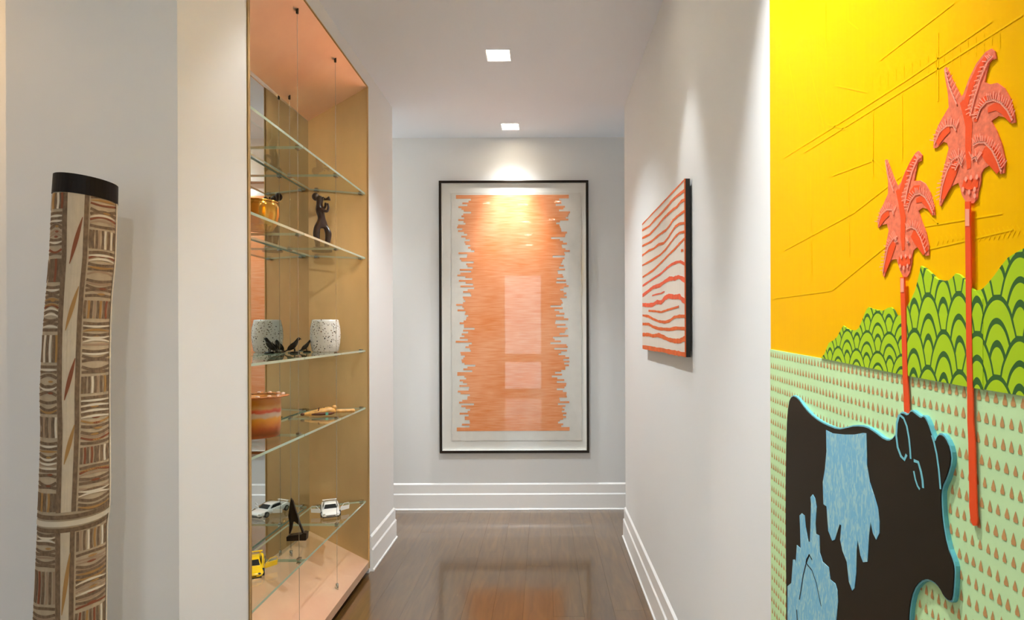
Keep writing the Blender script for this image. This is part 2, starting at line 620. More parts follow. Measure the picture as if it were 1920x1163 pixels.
downlight(-1.9, 3.82, 0.045, 'small downlight in the left arm of the corridor, out of the picture', P_DOWN * 0.6, (0, 0.0, -1), 116, 0.5, (0.92, 0.985, 1.03))

# ------------------------------------------------------------------ display cabinet in the left wall
cab = thing('display_cabinet', 'copper and brass lined display cabinet recessed in the left wall, with a mirrored back', 'cabinet', (CF, 2.4, 0.0))
ZT0, ZT1 = 2.515, 2.302     # copper top: front and back heights
ZB0, ZB1 = 0.066, 0.258     # copper floor: front and back heights
T = 0.006
# mirrored back
MB().box(CB - T, CB, CY0, CY1B, ZB1 - 0.03, ZT1 + 0.03).build('mirror_back', M['mirror'], cab, world=True)
# far and near brass ends
MB().hexa([(CB, CY1B, 0.03), (CF, CY1, 0.03), (CF, CY1 + T, 0.03), (CB, CY1B + T, 0.03)], [(CB, CY1B, 2.517), (CF, CY1, 2.517), (CF, CY1 + T, 2.517), (CB, CY1B + T, 2.517)]).build('end_panel', M['brass'], cab, world=True, label='satin brass far end panel')
MB().box(CB, CF, CY0 - T, CY0, 0.03, 2.517).build('end_panel', M['brass'], cab, world=True, label='satin brass near end panel')
# sloping copper top and floor
MB().hexa([(CF, CY0, ZT0), (CF, CY1 - 0.001, ZT0), (CB, CY1B - 0.001, ZT1), (CB, CY0, ZT1)], [(CF, CY0, ZT0 + 0.002), (CF, CY1 - 0.001, ZT0 + 0.002), (CB, CY1B - 0.001, ZT1 + 0.03), (CB, CY0, ZT1 + 0.03)]).build('copper_top', M['copper'], cab, world=True)
mb = MB()
mb.hexa([(CF, CY0, 0.028), (CF, CY1 - 0.001, 0.028), (CB, CY1B - 0.001, 0.10), (CB, CY0, 0.10)], [(CF, CY0, ZB0), (CF, CY1 - 0.001, ZB0), (CB, CY1B - 0.001, ZB1), (CB, CY0, ZB1)])
mb.build('copper_floor', M['copper'], cab, world=True)
MB().box(CF - 0.04, CF - 0.03, CY0, CY1 - 0.02, 0.0, 0.03).build('toe_kick', M['kick'], cab, world=True)
# thin brass edge trims round the opening
for args in ((CF - 0.002, CF + 0.003, CY0 - 0.006, CY0 + 0.004, 0.03, 2.517), (CF - 0.002, CF + 0.003, CY1 - 0.004, CY1 + 0.006, 0.03, 2.517), (CF - 0.002, CF + 0.003, CY0 + 0.004, CY1 - 0.004, 2.513, 2.519)):
    MB().box(*args).build('edge_trim', M['brass'], cab, world=True)
# cables with anchors
SEAM = (2.245, 2.655)
CXF, CXB = -0.938, -1.146


def slope_top(X):
    return ZT0 + (ZT1 - ZT0) * (X - CF) / (CB - CF)


def slope_bot(X):
    return ZB0 + (ZB1 - ZB0) * (X - CF) / (CB - CF)


for ys_ in SEAM:
    for xx in (CXF, CXB):
        MB().tube([(xx, ys_, slope_bot(xx)), (xx, ys_, slope_top(xx))], 0.0009, 6).build('cable', M['steel'], cab, world=True)
        MB().tube([(xx, ys_, slope_top(xx) - 0.016), (xx, ys_, slope_top(xx) + 0.006)], 0.005, 12).build('cable_anchor', M['darksteel'], cab, world=True, smooth=True)
        MB().tube([(xx, ys_, slope_bot(xx) - 0.006), (xx, ys_, slope_bot(xx) + 0.022)], 0.006, 12).build('cable_anchor', M['steel'], cab, world=True, smooth=True)

# five glass shelves, three panes each
SH = {1: EYE + 0.7025, 2: EYE + 0.371, 3: EYE - 0.105, 4: EYE - 0.399, 5: EYE - 0.879}
SHL = {1: 'topmost clear glass shelf of three panes, nothing standing on it',
       2: 'second glass shelf from the top, holding the gold bowl and carved figure',
       3: 'middle glass shelf, holding the white vase and dark birds',
       4: 'second glass shelf from the bottom, holding the orange pot and wooden carving',
       5: 'lowest glass shelf, holding the toy cars and dark sculpture'}
SX0, SX1, STH = -1.158, -0.915, 0.009


def far_y(X):
    return CY1 + (CY1B - CY1) * (X - CF) / (CB - CF) - 0.012


for n, z in SH.items():
    t = thing('glass_shelf', SHL[n], 'shelf', ((SX0 + SX1) / 2, 2.4, z), 0, 'glass shelves in the display cabinet')
    spans = [(CY0 + 0.012, SEAM[0] - 0.0025), (SEAM[0] + 0.0025, SEAM[1] - 0.0025), (SEAM[1] + 0.0025, None)]
    for a, b in spans:
        b0 = far_y(SX0) if b is None else b
        b1 = far_y(SX1) if b is None else b
        mb = MB()
        lo = [(SX0, a, z - STH), (SX1, a, z - STH), (SX1, b1, z - STH), (SX0, b0, z - STH)]
        hi = [(q[0], q[1], z) for q in lo]
        mb.add(lo + hi, [(0, 3, 2, 1), (4, 5, 6, 7)], 0)
        mb.add(lo + hi, [(0, 1, 5, 4), (1, 2, 6, 5), (2, 3, 7, 6), (3, 0, 4, 7)], 1)
        mb.build('pane', [M['shelf'], M['shelf_edge']], t, world=True)
    for ys_ in SEAM:
        for xx in (CXF, CXB):
            mb = MB().box(xx - 0.007, xx + 0.007, ys_ - 0.010, ys_ + 0.010, z, z + 0.006)
            mb.box(xx - 0.007, xx + 0.007, ys_ - 0.010, ys_ + 0.010, z - STH - 0.005, z - STH)
            mb.build('clip', M['steel'], t, world=True, bevel=0.001)
    for xx in (-0.935, -1.13):
        yy = far_y(xx)
        mb = MB().box(xx - 0.008, xx + 0.008, yy - 0.016, yy + 0.0118, z - STH - 0.005, z - STH)
        mb.box(xx - 0.008, xx + 0.008, yy - 0.010, yy + 0.0118, z, z + 0.005)
        mb.build('clip', M['steel'], t, world=True, bevel=0.001)


def shelf_pt(px, k, n):
    """a point on shelf n seen at column px and scale k"""
    return Vector(((px - VPX) / k, FPX / k, SH[n]))


# ------------------------------------------------------------------ things on the shelves
# gold bowl
M['gold'] = pm('polished_gold_glaze', S(226, 168, 72), 0.16, metal=0.85)
c = shelf_pt(487, 497, 2)
t = thing('gold_bowl', 'round polished gold bowl on the second glass shelf, near end of the cabinet', 'bowl', c)
MB().lathe([(0.030, 0), (0.045, 0.004), (0.062, 0.030), (0.070, 0.062), (0.070, 0.090), (0.066, 0.112), (0.062, 0.112), (0.064, 0.088), (0.062, 0.05), (0.05, 0.018), (0.0, 0.010)], 40).build('bowl', M['gold'], t, smooth=True)
mb = MB()
mb.lathe([(0.067, 0.108), (0.0685, 0.113), (0.064, 0.1145), (0.062, 0.110)], 40, cap=False).build('rim', M['gold'], t, smooth=True)

# carved figure blowing a horn
M['darkwood'] = pm('dark_carved_wood', S(62, 34, 16), 0.35, spec=0.6, coat=0.3, noise=(40, 0.35, (1, 1, 0.4)))
c = shelf_pt(603, 394, 2)
t = thing('carved_figure', 'dark wooden carved figure blowing a horn on the second glass shelf', 'figurine', c)
sk = [  # x, y, z, r, parent
    (0.000, 0, 0.132, 0.019, -1),   # 0 pelvis
    (0.005, 0, 0.160, 0.013, 0),
    (-0.006, 0, 0.188, 0.017, 1),   # 2 chest
    (-0.012, 0, 0.210, 0.016, 2),   # 3 shoulders
    (-0.010, 0, 0.230, 0.010, 3),   # 4 neck
    (-0.002, 0, 0.250, 0.018, 4),   # 5 head
    (-0.018, 0, 0.264, 0.013, 5),   # 6 crown of hair
    (-0.014, -0.014, 0.118, 0.013, 0),  # 7 left hip
    (-0.018, -0.014, 0.080, 0.014, 7),
    (-0.014, -0.012, 0.045, 0.010, 8),
    (-0.012, -0.012, 0.020, 0.010, 9),
    (0.016, 0.012, 0.122, 0.010, 0),    # 11 right hip
    (0.030, 0.014, 0.090, 0.014, 11),
    (0.026, 0.012, 0.050, 0.011, 12),
    (0.020, 0.010, 0.020, 0.010, 13),
    (-0.004, -0.016, 0.205, 0.008, 3),  # 15 arm
    (0.016, -0.018, 0.192, 0.006, 15),
    (0.034, -0.010, 0.190, 0.006, 16),
    (0.036, -0.002, 0.212, 0.0045, 17),
    (0.030, 0.000, 0.232, 0.0045, 18),
    (-0.004, 0.016, 0.206, 0.008, 3),   # 20 other arm
    (0.014, 0.016, 0.216, 0.005, 20),
    (0.020, 0.004, 0.236, 0.005, 21),
]
me = bpy.data.meshes.new('body')
me.from_pydata([s[:3] for s in sk], [(i, s[4]) for i, s in enumerate(sk) if s[4] >= 0], [])
me.materials.append(M['darkwood'])
body = bpy.data.objects.new('body', me)
COL.objects.link(body)
body.parent = t
sm = body.modifiers.new('skin', 'SKIN')
sm.use_smooth_shade = True
for i, s in enumerate(sk):
    me.skin_vertices[0].data[i].radius = (s[3] * 1.22, s[3] * 1.22)
    me.skin_vertices[0].data[i].use_root = (i == 0)
ss = body.modifiers.new('sub', 'SUBSURF')
ss.levels = ss.render_levels = 2
mb = MB()
mb.tube([(0.012, -0.001, 0.247), (0.022, 0, 0.249), (0.033, 0, 0.252), (0.040, 0, 0.254)], [0.003, 0.0045, 0.008, 0.011], 14)
mb.build('horn', M['darkwood'], t, smooth=True)
MB().ell((-0.026, 0, 0.262), (0.017, 0.019, 0.019)).build('hair_bun', M['darkwood'], t, smooth=True)
MB().lathe([(0.046, 0), (0.046, 0.012), (0.038, 0.020), (0.0, 0.022)], 28, (0.003, 0, 0)).build('plinth', M['darkwood'], t, smooth=False, bevel=0.002)
mb = MB()
for sx, sy in ((0.013, -0.009), (0.013, 0.009)):
    mb.ell((sx, sy, 0.256), (0.004, 0.004, 0.004), 8, 6)
mb.ell((0.018, 0, 0.250), (0.004, 0.003, 0.005), 8, 6)
mb.build('face', M['darkwood'], t, smooth=True)


# white pierced vase
def vase_mat():
    m, nt, p = newmat('speckled_white_ceramic')
    L = nt.links
    tc = nt.nodes.new('ShaderNodeTexCoord')
    n = nt.nodes.new('ShaderNodeTexVoronoi')
    n.inputs['Scale'].default_value = 95
    L.new(tc.outputs['Object'], n.inputs[0])
    n2 = nt.nodes.new('ShaderNodeTexNoise')
    n2.inputs['Scale'].default_value = 26
    n2.inputs['Detail'].default_value = 3
    L.new(tc.outputs['Object'], n2.inputs[0])
    r = nt.nodes.new('ShaderNodeValToRGB')
    r.color_ramp.elements[0].position = 0.20
    r.color_ramp.elements[0].color = S(120, 92, 56)
    r.color_ramp.elements[1].position = 0.36
    r.color_ramp.elements[1].color = S(240, 232, 218)
    mx = nt.nodes.new('ShaderNodeMath')
    mx.operation = 'ADD'
    mr = nt.nodes.new('ShaderNodeMapRange')
    mr.inputs[1].default_value = 0.45
    mr.inputs[2].default_value = 0.7
    mr.inputs[3].default_value = 0.0
    mr.inputs[4].default_value = 0.3
    L.new(n2.outputs[0], mr.inputs[0])
    L.new(n.outputs['Distance'], mx.inputs[0])
    L.new(mr.outputs[0], mx.inputs[1])
    L.new(mx.outputs[0], r.inputs[0])
    L.new(r.outputs[0], p.inputs['Base Color'])
    p.inputs['Roughness'].default_value = 0.25
    p.inputs['Coat Weight'].default_value = 0.5
    return m


M['vase'] = vase_mat()
M['hole'] = pm('dark_opening', S(52, 38, 20), 0.7)
c = shelf_pt(610, 396, 3)
t = thing('white_vase', 'white barrel shaped vase pierced with small dark holes on the middle glass shelf', 'vase', c)
vp = [(0.052, 0.0), (0.060, 0.006), (0.066, 0.04), (0.0695, 0.075), (0.067, 0.115), (0.061, 0.140), (0.059, 0.152), (0.052, 0.153), (0.054, 0.138), (0.060, 0.110), (0.062, 0.075), (0.058, 0.03), (0.0, 0.012)]
MB().lathe(vp, 48).build('vessel', M['vase'], t, smooth=True)
mb = MB()
r2 = random.Random(3)
for i in range(110):
    a = r2.uniform(0, 2 * PI)
    z = r2.uniform(0.012, 0.132)
    for q in range(5):
        if vp[q][1] <= z <= vp[q + 1][1]:
            u = (z - vp[q][1]) / (vp[q + 1][1] - vp[q][1])
            rr = vp[q][0] + u * (vp[q + 1][0] - vp[q][0])
    rr += 0.0006
    s_ = r2.uniform(0.0012, 0.0034)
    pts = [(rr * math.cos(a + s_ * math.cos(w) / rr), rr * math.sin(a + s_ * math.cos(w) / rr), z + s_ * math.sin(w)) for w in [2 * PI * j / 8 for j in range(8)]]
    mb.add(pts, [tuple(range(8))])
mb.build('pierced_hole', M['hole'], t, kind='stuff')

# two dark birds
M['bronze'] = pm('dark_bronze', S(40, 33, 20), 0.35, metal=0.5)


def bird(px, k, sc_, label, rz):
    t = thing('bird_figurine', label, 'figurine', shelf_pt(px, k, 3), rz, 'dark birds on the middle glass shelf')
    rings = []
    for x_, z_, ry, rz_ in ((-0.034, 0.012, 0.003, 0.002), (-0.022, 0.020, 0.008, 0.008), (-0.008, 0.030, 0.014, 0.016), (0.006, 0.041, 0.016, 0.018), (0.014, 0.054, 0.0135, 0.015), (0.019, 0.064, 0.0105, 0.010), (0.026, 0.067, 0.0065, 0.006), (0.029, 0.066, 0.0015, 0.0015)):
        rings.append([(sc_ * x_, sc_ * ry * math.cos(w), sc_ * (z_ + rz_ * math.sin(w))) for w in [2 * PI * j / 14 for j in range(14)]])
    MB().loft(rings).build('body', M['bronze'], t, smooth=True, sub=1)
    MB().tube([(sc_ * 0.027, 0, sc_ * 0.066), (sc_ * 0.034, 0, sc_ * 0.063)], [sc_ * 0.003, sc_ * 0.0004], 8).build('beak', M['bronze'], t, smooth=True)
    MB().hexa([(-sc_ * 0.048, -sc_ * 0.006, sc_ * 0.001), (-sc_ * 0.026, -sc_ * 0.006, sc_ * 0.013), (-sc_ * 0.026, sc_ * 0.006, sc_ * 0.013), (-sc_ * 0.048, sc_ * 0.006, sc_ * 0.001)],
              [(-sc_ * 0.048, -sc_ * 0.006, sc_ * 0.004), (-sc_ * 0.026, -sc_ * 0.006, sc_ * 0.019), (-sc_ * 0.026, sc_ * 0.006, sc_ * 0.019), (-sc_ * 0.048, sc_ * 0.006, sc_ * 0.004)]).build('tail', M['bronze'], t)
    for s_ in (-1, 1):
        MB().ell((-sc_ * 0.006, s_ * sc_ * 0.0135, sc_ * 0.033), (sc_ * 0.026, sc_ * 0.004, sc_ * 0.010), 12, 8, Matrix.Rotation(-0.75, 3, 'Y')).build('wing', M['bronze'], t, smooth=True)
        MB().tube([(sc_ * 0.002, s_ * sc_ * 0.006, sc_ * 0.022), (sc_ * 0.004, s_ * sc_ * 0.006, sc_ * 0.006)], sc_ * 0.0022, 8).build('leg', M['bronze'], t)
    MB().lathe([(sc_ * 0.022, 0), (sc_ * 0.022, sc_ * 0.004), (sc_ * 0.016, sc_ * 0.008)], 20, (sc_ * 0.004, 0, 0)).build('base', M['bronze'], t)


bird(551, 419, 0.98, 'larger dark bird figurine facing right, nearer one of the two on the middle shelf', 0.12)
bird(574, 402, 0.80, 'smaller dark bird figurine tucked behind the larger one beside the white vase', 0.5)


# orange banded pot
def band_mat():
    m, nt, p = newmat('banded_orange_glaze')
    L = nt.links
    tc = nt.nodes.new('ShaderNodeTexCoord')
    sp = nt.nodes.new('ShaderNodeSeparateXYZ')
    L.new(tc.outputs['Object'], sp.inputs[0])
    n = nt.nodes.new('ShaderNodeTexNoise')
    n.inputs['Scale'].default_value = 28
    n.inputs['Detail'].default_value = 5
    L.new(tc.outputs['Object'], n.inputs[0])
    ma = nt.nodes.new('ShaderNodeMath')
    ma.operation = 'MULTIPLY_ADD'
    ma.inputs[1].default_value = 0.022
    L.new(n.outputs[0], ma.inputs[0])
    L.new(sp.outputs['Z'], ma.inputs[2])
    mr = nt.nodes.new('ShaderNodeMapRange')
    mr.inputs[1].default_value = 0.011
    mr.inputs[2].default_value = 0.172
    L.new(ma.outputs[0], mr.inputs[0])
    r = nt.nodes.new('ShaderNodeValToRGB')
    cr = r.color_ramp
    stops = [(0.0, S(196, 96, 30)), (0.10, S(150, 78, 24)), (0.22, S(188, 92, 34)), (0.36, S(214, 132, 30)), (0.45, S(222, 150, 40)), (0.50, S(206, 178, 150)), (0.56, S(206, 176, 150)), (0.60, S(214, 92, 54)), (0.64, S(220, 100, 60)), (0.69, S(216, 160, 84)), (0.77, S(200, 126, 22)), (0.86, S(206, 132, 30)), (0.94, S(220, 140, 70)), (1.0, S(226, 130, 60))]
    while len(cr.elements) < len(stops):
        cr.elements.new(0.5)
    for e_, (pos, col) in zip(cr.elements, stops):
        e_.position = pos
        e_.color = col
    L.new(mr.outputs[0], r.inputs[0])
    L.new(r.outputs[0], p.inputs['Base Color'])
    p.inputs['Roughness'].default_value = 0.3
    p.inputs['Coat Weight'].default_value = 0.4
    return m


M['band'] = band_mat()
M['rimglaze'] = pm('orange_rim_glaze', S(224, 138, 72), 0.25, coat=0.6, noise=(60, 0.3, (1, 1, 1)))
c = shelf_pt(484, 500, 4)
t = thing('banded_pot', 'orange pot with painted bands and a ragged flaring rim, second shelf from the bottom', 'pot', c)
MB().lathe([(0.066, 0), (0.074, 0.004), (0.078, 0.05), (0.0785, 0.10), (0.078, 0.142), (0.079, 0.150), (0.072, 0.150), (0.070, 0.10), (0.068, 0.02), (0.0, 0.012)], 40).build('vessel', M['band'], t, smooth=True)
r3 = random.Random(11)
wv = [r3.uniform(0.86, 1.08) for _ in range(40)]
wv[38] = wv[39] = wv[0] = wv[1] = 1.12


def wob(a, j):
    i = int(round(a / (2 * PI) * 40)) % 40
    return 1.0 if j in (0, 3) else wv[i]


MB().lathe([(0.076, 0.146), (0.098, 0.151), (0.098, 0.156), (0.072, 0.153)], 40, wob=wob, cap=False).build('flared_rim', M['rimglaze'], t, smooth=True)
mb = MB()
for i in range(14):
    a = 2 * PI * i / 14 + 0.2
    mb.ell((0.087 * math.cos(a), 0.087 * math.sin(a), 0.156), (0.008, 0.008, 0.004), 8, 6)
mb.build('rim_bead', pm('pale_bead', S(236, 196, 170), 0.3), t, smooth=True, kind='stuff')

# wooden carving lying on its side
M['palewood'] = pm('pale_carved_wood', S(222, 162, 84), 0.45, noise=(50, 0.2, (1, 0.3, 1)))
M['redwood'] = pm('dark_painted_wood', S(104, 56, 24), 0.5)
pa, pb = shelf_pt(567, 412, 4), shelf_pt(664, 393, 4)
d = pb - pa
ln = d.length
t = thing('wooden_carving', 'pale wooden carving lying flat on the second glass shelf from the bottom', 'carving', pa, math.atan2(d.y, d.x))
rings = []
for u, rr, zz in ((0.0, 0.003, 0.013), (0.05, 0.008, 0.013), (0.14, 0.013, 0.014), (0.25, 0.015, 0.017), (0.38, 0.017, 0.020), (0.50, 0.019, 0.022), (0.58, 0.016, 0.020), (0.61, 0.011, 0.018)):
    rings.append([(u * ln, rr * 1.2 * math.cos(w), zz + rr * math.sin(w) * 0.95) for w in [2 * PI * j / 14 for j in range(14)]])
MB().loft(rings).build('body', M['palewood'], t, smooth=True)
rings = []
for u, rr, zz in ((0.60, 0.0085, 0.017), (0.7, 0.009, 0.016), (0.9, 0.0085, 0.014), (0.985, 0.010, 0.0125), (1.0, 0.008, 0.0125)):
    rings.append([(u * ln, rr * 1.3 * math.cos(w), zz + rr * math.sin(w)) for w in [2 * PI * j / 12 for j in range(12)]])
MB().loft(rings).build('tail_shaft', M['palewood'], t, smooth=True)
MB().ell((0.60 * ln, -0.002, 0.034), (0.012, 0.010, 0.012)).build('knob', M['palewood'], t, smooth=True)
MB().tube([(0.15 * ln, -0.017, 0.012), (0.3 * ln, -0.021, 0.012), (0.5 * ln, -0.023, 0.011), (0.58 * ln, -0.017, 0.011)], [0.003, 0.007, 0.007, 0.003], 10).build('dark_flank', M['redwood'], t, smooth=True, label='dark painted flank')
MB().ell((0.0, 0, 0.014), (0.010, 0.008, 0.007)).build('dark_tip', M['redwood'], t, smooth=True, label='dark painted tip')
MB().box(0.40 * ln, 0.45 * ln, -0.031, -0.027, 0.006, 0.018).build('inlay', pm('turquoise_inlay', S(110, 190, 160), 0.4), t, label='turquoise inlay')
mb = MB()
for u in (0.28, 0.38, 0.48):
    mb.tube([(u * ln, -0.015, 0.026), (u * ln + 0.006, 0.0, 0.0385), (u * ln, 0.015, 0.026)], 0.0022, 6)
mb.build('carved_band', M['redwood'], t, smooth=True, label='dark carved bands')

# toy cars with their doors open
M['carblack'] = pm('black_plastic', S(18, 17, 16), 0.3)
M['tyre'] = pm('rubber_tyre', S(60, 58, 54), 0.7)


def car(px, k, label, paint, wheelmat, rz, sc_=1.0):
    t = thing('toy_car', label, 'toy car', shelf_pt(px, k, 5), rz, 'toy cars on the lowest glass shelf')
    s = sc_

    def ring(y, hw, z0, z1, tuck=0.85):
        zm = z0 + (z1 - z0) * 0.55
        return [(-hw * tuck * s, y * s, z0 * s), (-hw * s, y * s, zm * s * 0.75), (-hw * s, y * s, zm * s), (-hw * 0.86 * s, y * s, z1 * s), (0, y * s, (z1 + 0.0012) * s),
                (hw * 0.86 * s, y * s, z1 * s), (hw * s, y * s, zm * s), (hw * s, y * s, zm * s * 0.75), (hw * tuck * s, y * s, z0 * s)]
    # front of the car points to local -Y
    st = [(-0.093, 0.030, 0.010, 0.019), (-0.088, 0.038, 0.008, 0.023), (-0.072, 0.042, 0.008, 0.027), (-0.045, 0.043, 0.008, 0.030), (-0.015, 0.0425, 0.008, 0.032), (0.030, 0.043, 0.008, 0.034), (0.062, 0.043, 0.008, 0.036), (0.084, 0.040, 0.010, 0.035), (0.092, 0.034, 0.013, 0.031)]
    MB().loft([ring(*q) for q in st]).build('body', paint, t, smooth=True, bevel=0.0015)
    cabp = [(-0.044, 0.036, 0.029, 0.0305), (-0.016, 0.031, 0.029, 0.047), (0.006, 0.030, 0.029, 0.050), (0.032, 0.030, 0.029, 0.049), (0.066, 0.034, 0.032, 0.036)]
    rings = [[(-hw * s, y * s, z0 * s), (-hw * 0.85 * s, y * s, z1 * s), (0, y * s, (z1 + 0.001) * s), (hw * 0.85 * s, y * s, z1 * s), (hw * s, y * s, z0 * s)] for y, hw, z0, z1 in cabp]
    MB().loft(rings).build('roof', paint, t, smooth=True, bevel=0.001)
    # glass: windscreen, rear window, sides
    e = 0.0012
    MB().add([(-0.029 * s, -0.041 * s, (0.0325 + e) * s), (0.029 * s, -0.041 * s, (0.0325 + e) * s), (0.024 * s, -0.019 * s, (0.0460 + e) * s), (-0.024 * s, -0.019 * s, (0.0460 + e) * s)], [(0, 1, 2, 3)]).build('windscreen', M['carblack'], t)
    MB().add([(-0.024 * s, 0.036 * s, (0.0480 + e) * s), (0.024 * s, 0.036 * s, (0.0480 + e) * s), (0.028 * s, 0.058 * s, (0.040 + e) * s), (-0.028 * s, 0.058 * s, (0.040 + e) * s)], [(0, 1, 2, 3)]).build('rear_window', M['carblack'], t)
    for sg in (-1, 1):
        MB().add([(sg * (0.0355) * s, -0.030 * s, 0.033 * s), (sg * 0.0335 * s, 0.040 * s, 0.034 * s), (sg * 0.0295 * s, 0.030 * s, 0.0465 * s), (sg * 0.0305 * s, -0.012 * s, 0.0455 * s)], [(0, 1, 2, 3)]).build('side_window', M['carblack'], t)
        # open door, hinged at its front edge
        h = Vector((sg * 0.042 * s, -0.024 * s, 0.012 * s))
        a = math.radians(68)
        dv = Vector((sg * math.sin(a), math.cos(a), 0))
        nv = Vector((sg * math.cos(a), -math.sin(a), 0))
        Ld, Hd, td = 0.046 * s, 0.020 * s, 0.003 * s
        up = Vector((0, 0, 1))
        pts = [h, h + dv * Ld + up * 0.002 * s, h + dv * (Ld * 1.04) + up * Hd, h + dv * Ld * 0.1 + up * Hd]
        dr = MB().prism(pts, nv * td).build('door', paint, t, bevel=0.0008)
        inn = [h + dv * Ld * 0.14 + up * 0.004 * s, h + dv * Ld * 0.86 + up * 0.005 * s, h + dv * Ld * 0.90 + up * Hd * 0.82, h + dv * Ld * 0.18 + up * Hd * 0.82]
        MB().prism([q - nv * 0.0012 * s for q in inn], nv * 0.001 * s).build('door_lining', M['carblack'], dr)
        fr = [h + dv * Ld * 0.22 + up * Hd, h + dv * Ld * 0.45 + up * (Hd + 0.012 * s), h + dv * Ld * 0.96 + up * (Hd + 0.012 * s), h + dv * Ld * 1.02 + up * Hd]
        MB().tube([q + nv * td * 0.5 for q in fr], 0.0012 * s, 6).build('door_frame', paint, dr)
        for yw in (-0.058, 0.060):
            wmb = MB()
            wmb.tube([(sg * 0.030 * s, yw * s, 0.0135 * s), (sg * 0.0445 * s, yw * s, 0.0135 * s)], 0.0135 * s, 20)
            wh = wmb.build('wheel', wheelmat, t, smooth=False, bevel=0.001)
            MB().tube([(sg * 0.0445 * s, yw * s, 0.0135 * s), (sg * 0.0452 * s, yw * s, 0.0135 * s)], 0.0085 * s, 16).build('hub_cap', M['steel'], wh)
        MB().ell((sg * 0.028 * s, -0.0865 * s, 0.0195 * s), (0.007 * s, 0.006 * s, 0.004 * s), 10, 8).build('headlight', M['carblack'] if paint is M['yellowpaint'] else M['steel'], t, smooth=True)
    MB().box(-0.036 * s, 0.036 * s, -0.0935 * s, -0.080 * s, 0.006 * s, 0.0105 * s).build('bumper', M['carblack'], t, bevel=0.001)
    MB().box(-0.020 * s, 0.020 * s, -0.0938 * s, -0.088 * s, 0.0125 * s, 0.0155 * s).build('grille', M['carblack'], t)
    MB().box(-0.034 * s, 0.034 * s, 0.076 * s, 0.088 * s, 0.0415 * s, 0.0435 * s).build('spoiler', paint, t, bevel=0.0006)
    for sg in (-1, 1):
        MB().box(sg * 0.026 * s - 0.002 * s, sg * 0.026 * s + 0.002 * s, 0.079 * s, 0.083 * s, 0.034 * s, 0.042 * s).build('spoiler_post', paint, t)
    return t


M['whitepaint'] = pm('white_car_paint', S(246, 243, 236), 0.2, coat=0.8)
M['yellowpaint'] = pm('yellow_car_paint', S(252, 204, 6), 0.2, coat=0.8)
car(618, 391, 'white toy sports car with both doors swung open, far end of the lowest shelf', M['whitepaint'], M['tyre'], math.radians(22), 1.0)
car(470, 515, 'yellow toy sports car with an open door, near end of the lowest shelf', M['yellowpaint'], M['carblack'], math.radians(24), 1.0)

# dark sail-like sculpture
M['darkmetal'] = pm('dark_patinated_metal', S(38, 25, 15), 0.35, metal=0.4, noise=(30, 0.4, (1, 1, 0.5)))
c = shelf_pt(556, 448, 5)
t = thing('sail_sculpture', 'dark sail shaped metal sculpture on a block, standing on the lowest glass shelf', 'sculpture', c, 0.1)
kk = 448.0


def q(zx, zy, y):
    """zoomed crop coords -> local"""
    return Vector(((zx / 8.727 + 470 - 556) / kk, y, max(0.0, (1012 - (zy / 8.727 + 915)) / kk * 1.05)))


MB().prism([q(600, 855, -0.016), q(905, 850, -0.016), q(915, 735, -0.016), q(860, 725, -0.016), q(825, 748, -0.016), q(640, 765, -0.016), q(595, 780, -0.016)], (0, 0.034, 0)).build('base', M['darkmetal'], t, bevel=0.002)
MB().prism([q(650, 195, -0.003), q(690, 240, -0.006), q(735, 380, -0.008), q(800, 570, -0.010), q(865, 735, -0.010), q(835, 735, -0.010), q(790, 610, -0.010), q(720, 555, -0.009), q(670, 560, -0.009), q(655, 400, -0.006)], (0, 0.012, 0)).build('sail', M['darkmetal'], t, bevel=0.001)
MB().prism([q(650, 195, 0.001), q(668, 330, 0.006), q(680, 540, 0.008), q(655, 690, 0.010), q(625, 765, 0.010), q(605, 765, 0.010), q(615, 600, 0.008), q(600, 480, 0.006), q(620, 340, 0.004)], (0, 0.010, 0)).build('sail', M['darkmetal'], t, bevel=0.001)
MB().tube([q(845, 700, -0.004), q(848, 765, -0.004)], 0.003, 8).build('peg', M['steel'], t)

# ------------------------------------------------------------------ large framed artwork on the end wall
YA = Y_BACK - 0.004
fa, fb = on_y(822.5, 339, YA - 0.02), on_y(1104.5, 849.5, YA - 0.02)
X0, X1 = on_y(823.5, 590, YA - 0.02).x, on_y(1104, 590, YA - 0.02).x
Z1, Z0 = fa.z, fb.z
art = thing('framed_artwork', 'tall framed orange comb-edged print behind glass, hung on the end wall', 'artwork', ((X0 + X1) / 2, Y_BACK, Z0))
FW, FD = 0.017, 0.027
YF = Y_BACK - FD
for nm, bx in (('frame_rail', (X0, X1, YF, Y_BACK - 0.001, Z1 - FW, Z1)), ('frame_rail', (X0, X1, YF, Y_BACK - 0.001, Z0, Z0 + FW)), ('frame_rail', (X0, X0 + FW, YF, Y_BACK - 0.001, Z0 + FW, Z1 - FW)), ('frame_rail', (X1 - FW, X1, YF, Y_BACK - 0.001, Z0 + FW, Z1 - FW))):
    MB().box(*bx).build(nm, M['black_frame'], art, world=True, bevel=0.0015)
MB().box(X0 + FW, X1 - FW, Y_BACK - 0.008, Y_BACK - 0.002, Z0 + FW, Z1 - FW).build('mat_board', M['mat'], art, world=True)
mb = MB()
a0, a1, c0, c1 = X0 + FW, X1 - FW, Z0 + FW, Z1 - FW
iw = 0.004
for bx in ((a0, a1, YF + 0.006, Y_BACK - 0.008, c1 - iw, c1), (a0, a1, YF + 0.006, Y_BACK - 0.008, c0, c0 + iw), (a0, a0 + iw, YF + 0.006, Y_BACK - 0.008, c0 + iw, c1 - iw), (a1 - iw, a1, YF + 0.006, Y_BACK - 0.008, c0 + iw, c1 - iw)):
    mb.box(*bx)
mb.build('white_spacer', M['mat'], art, world=True, label='white inner spacer')
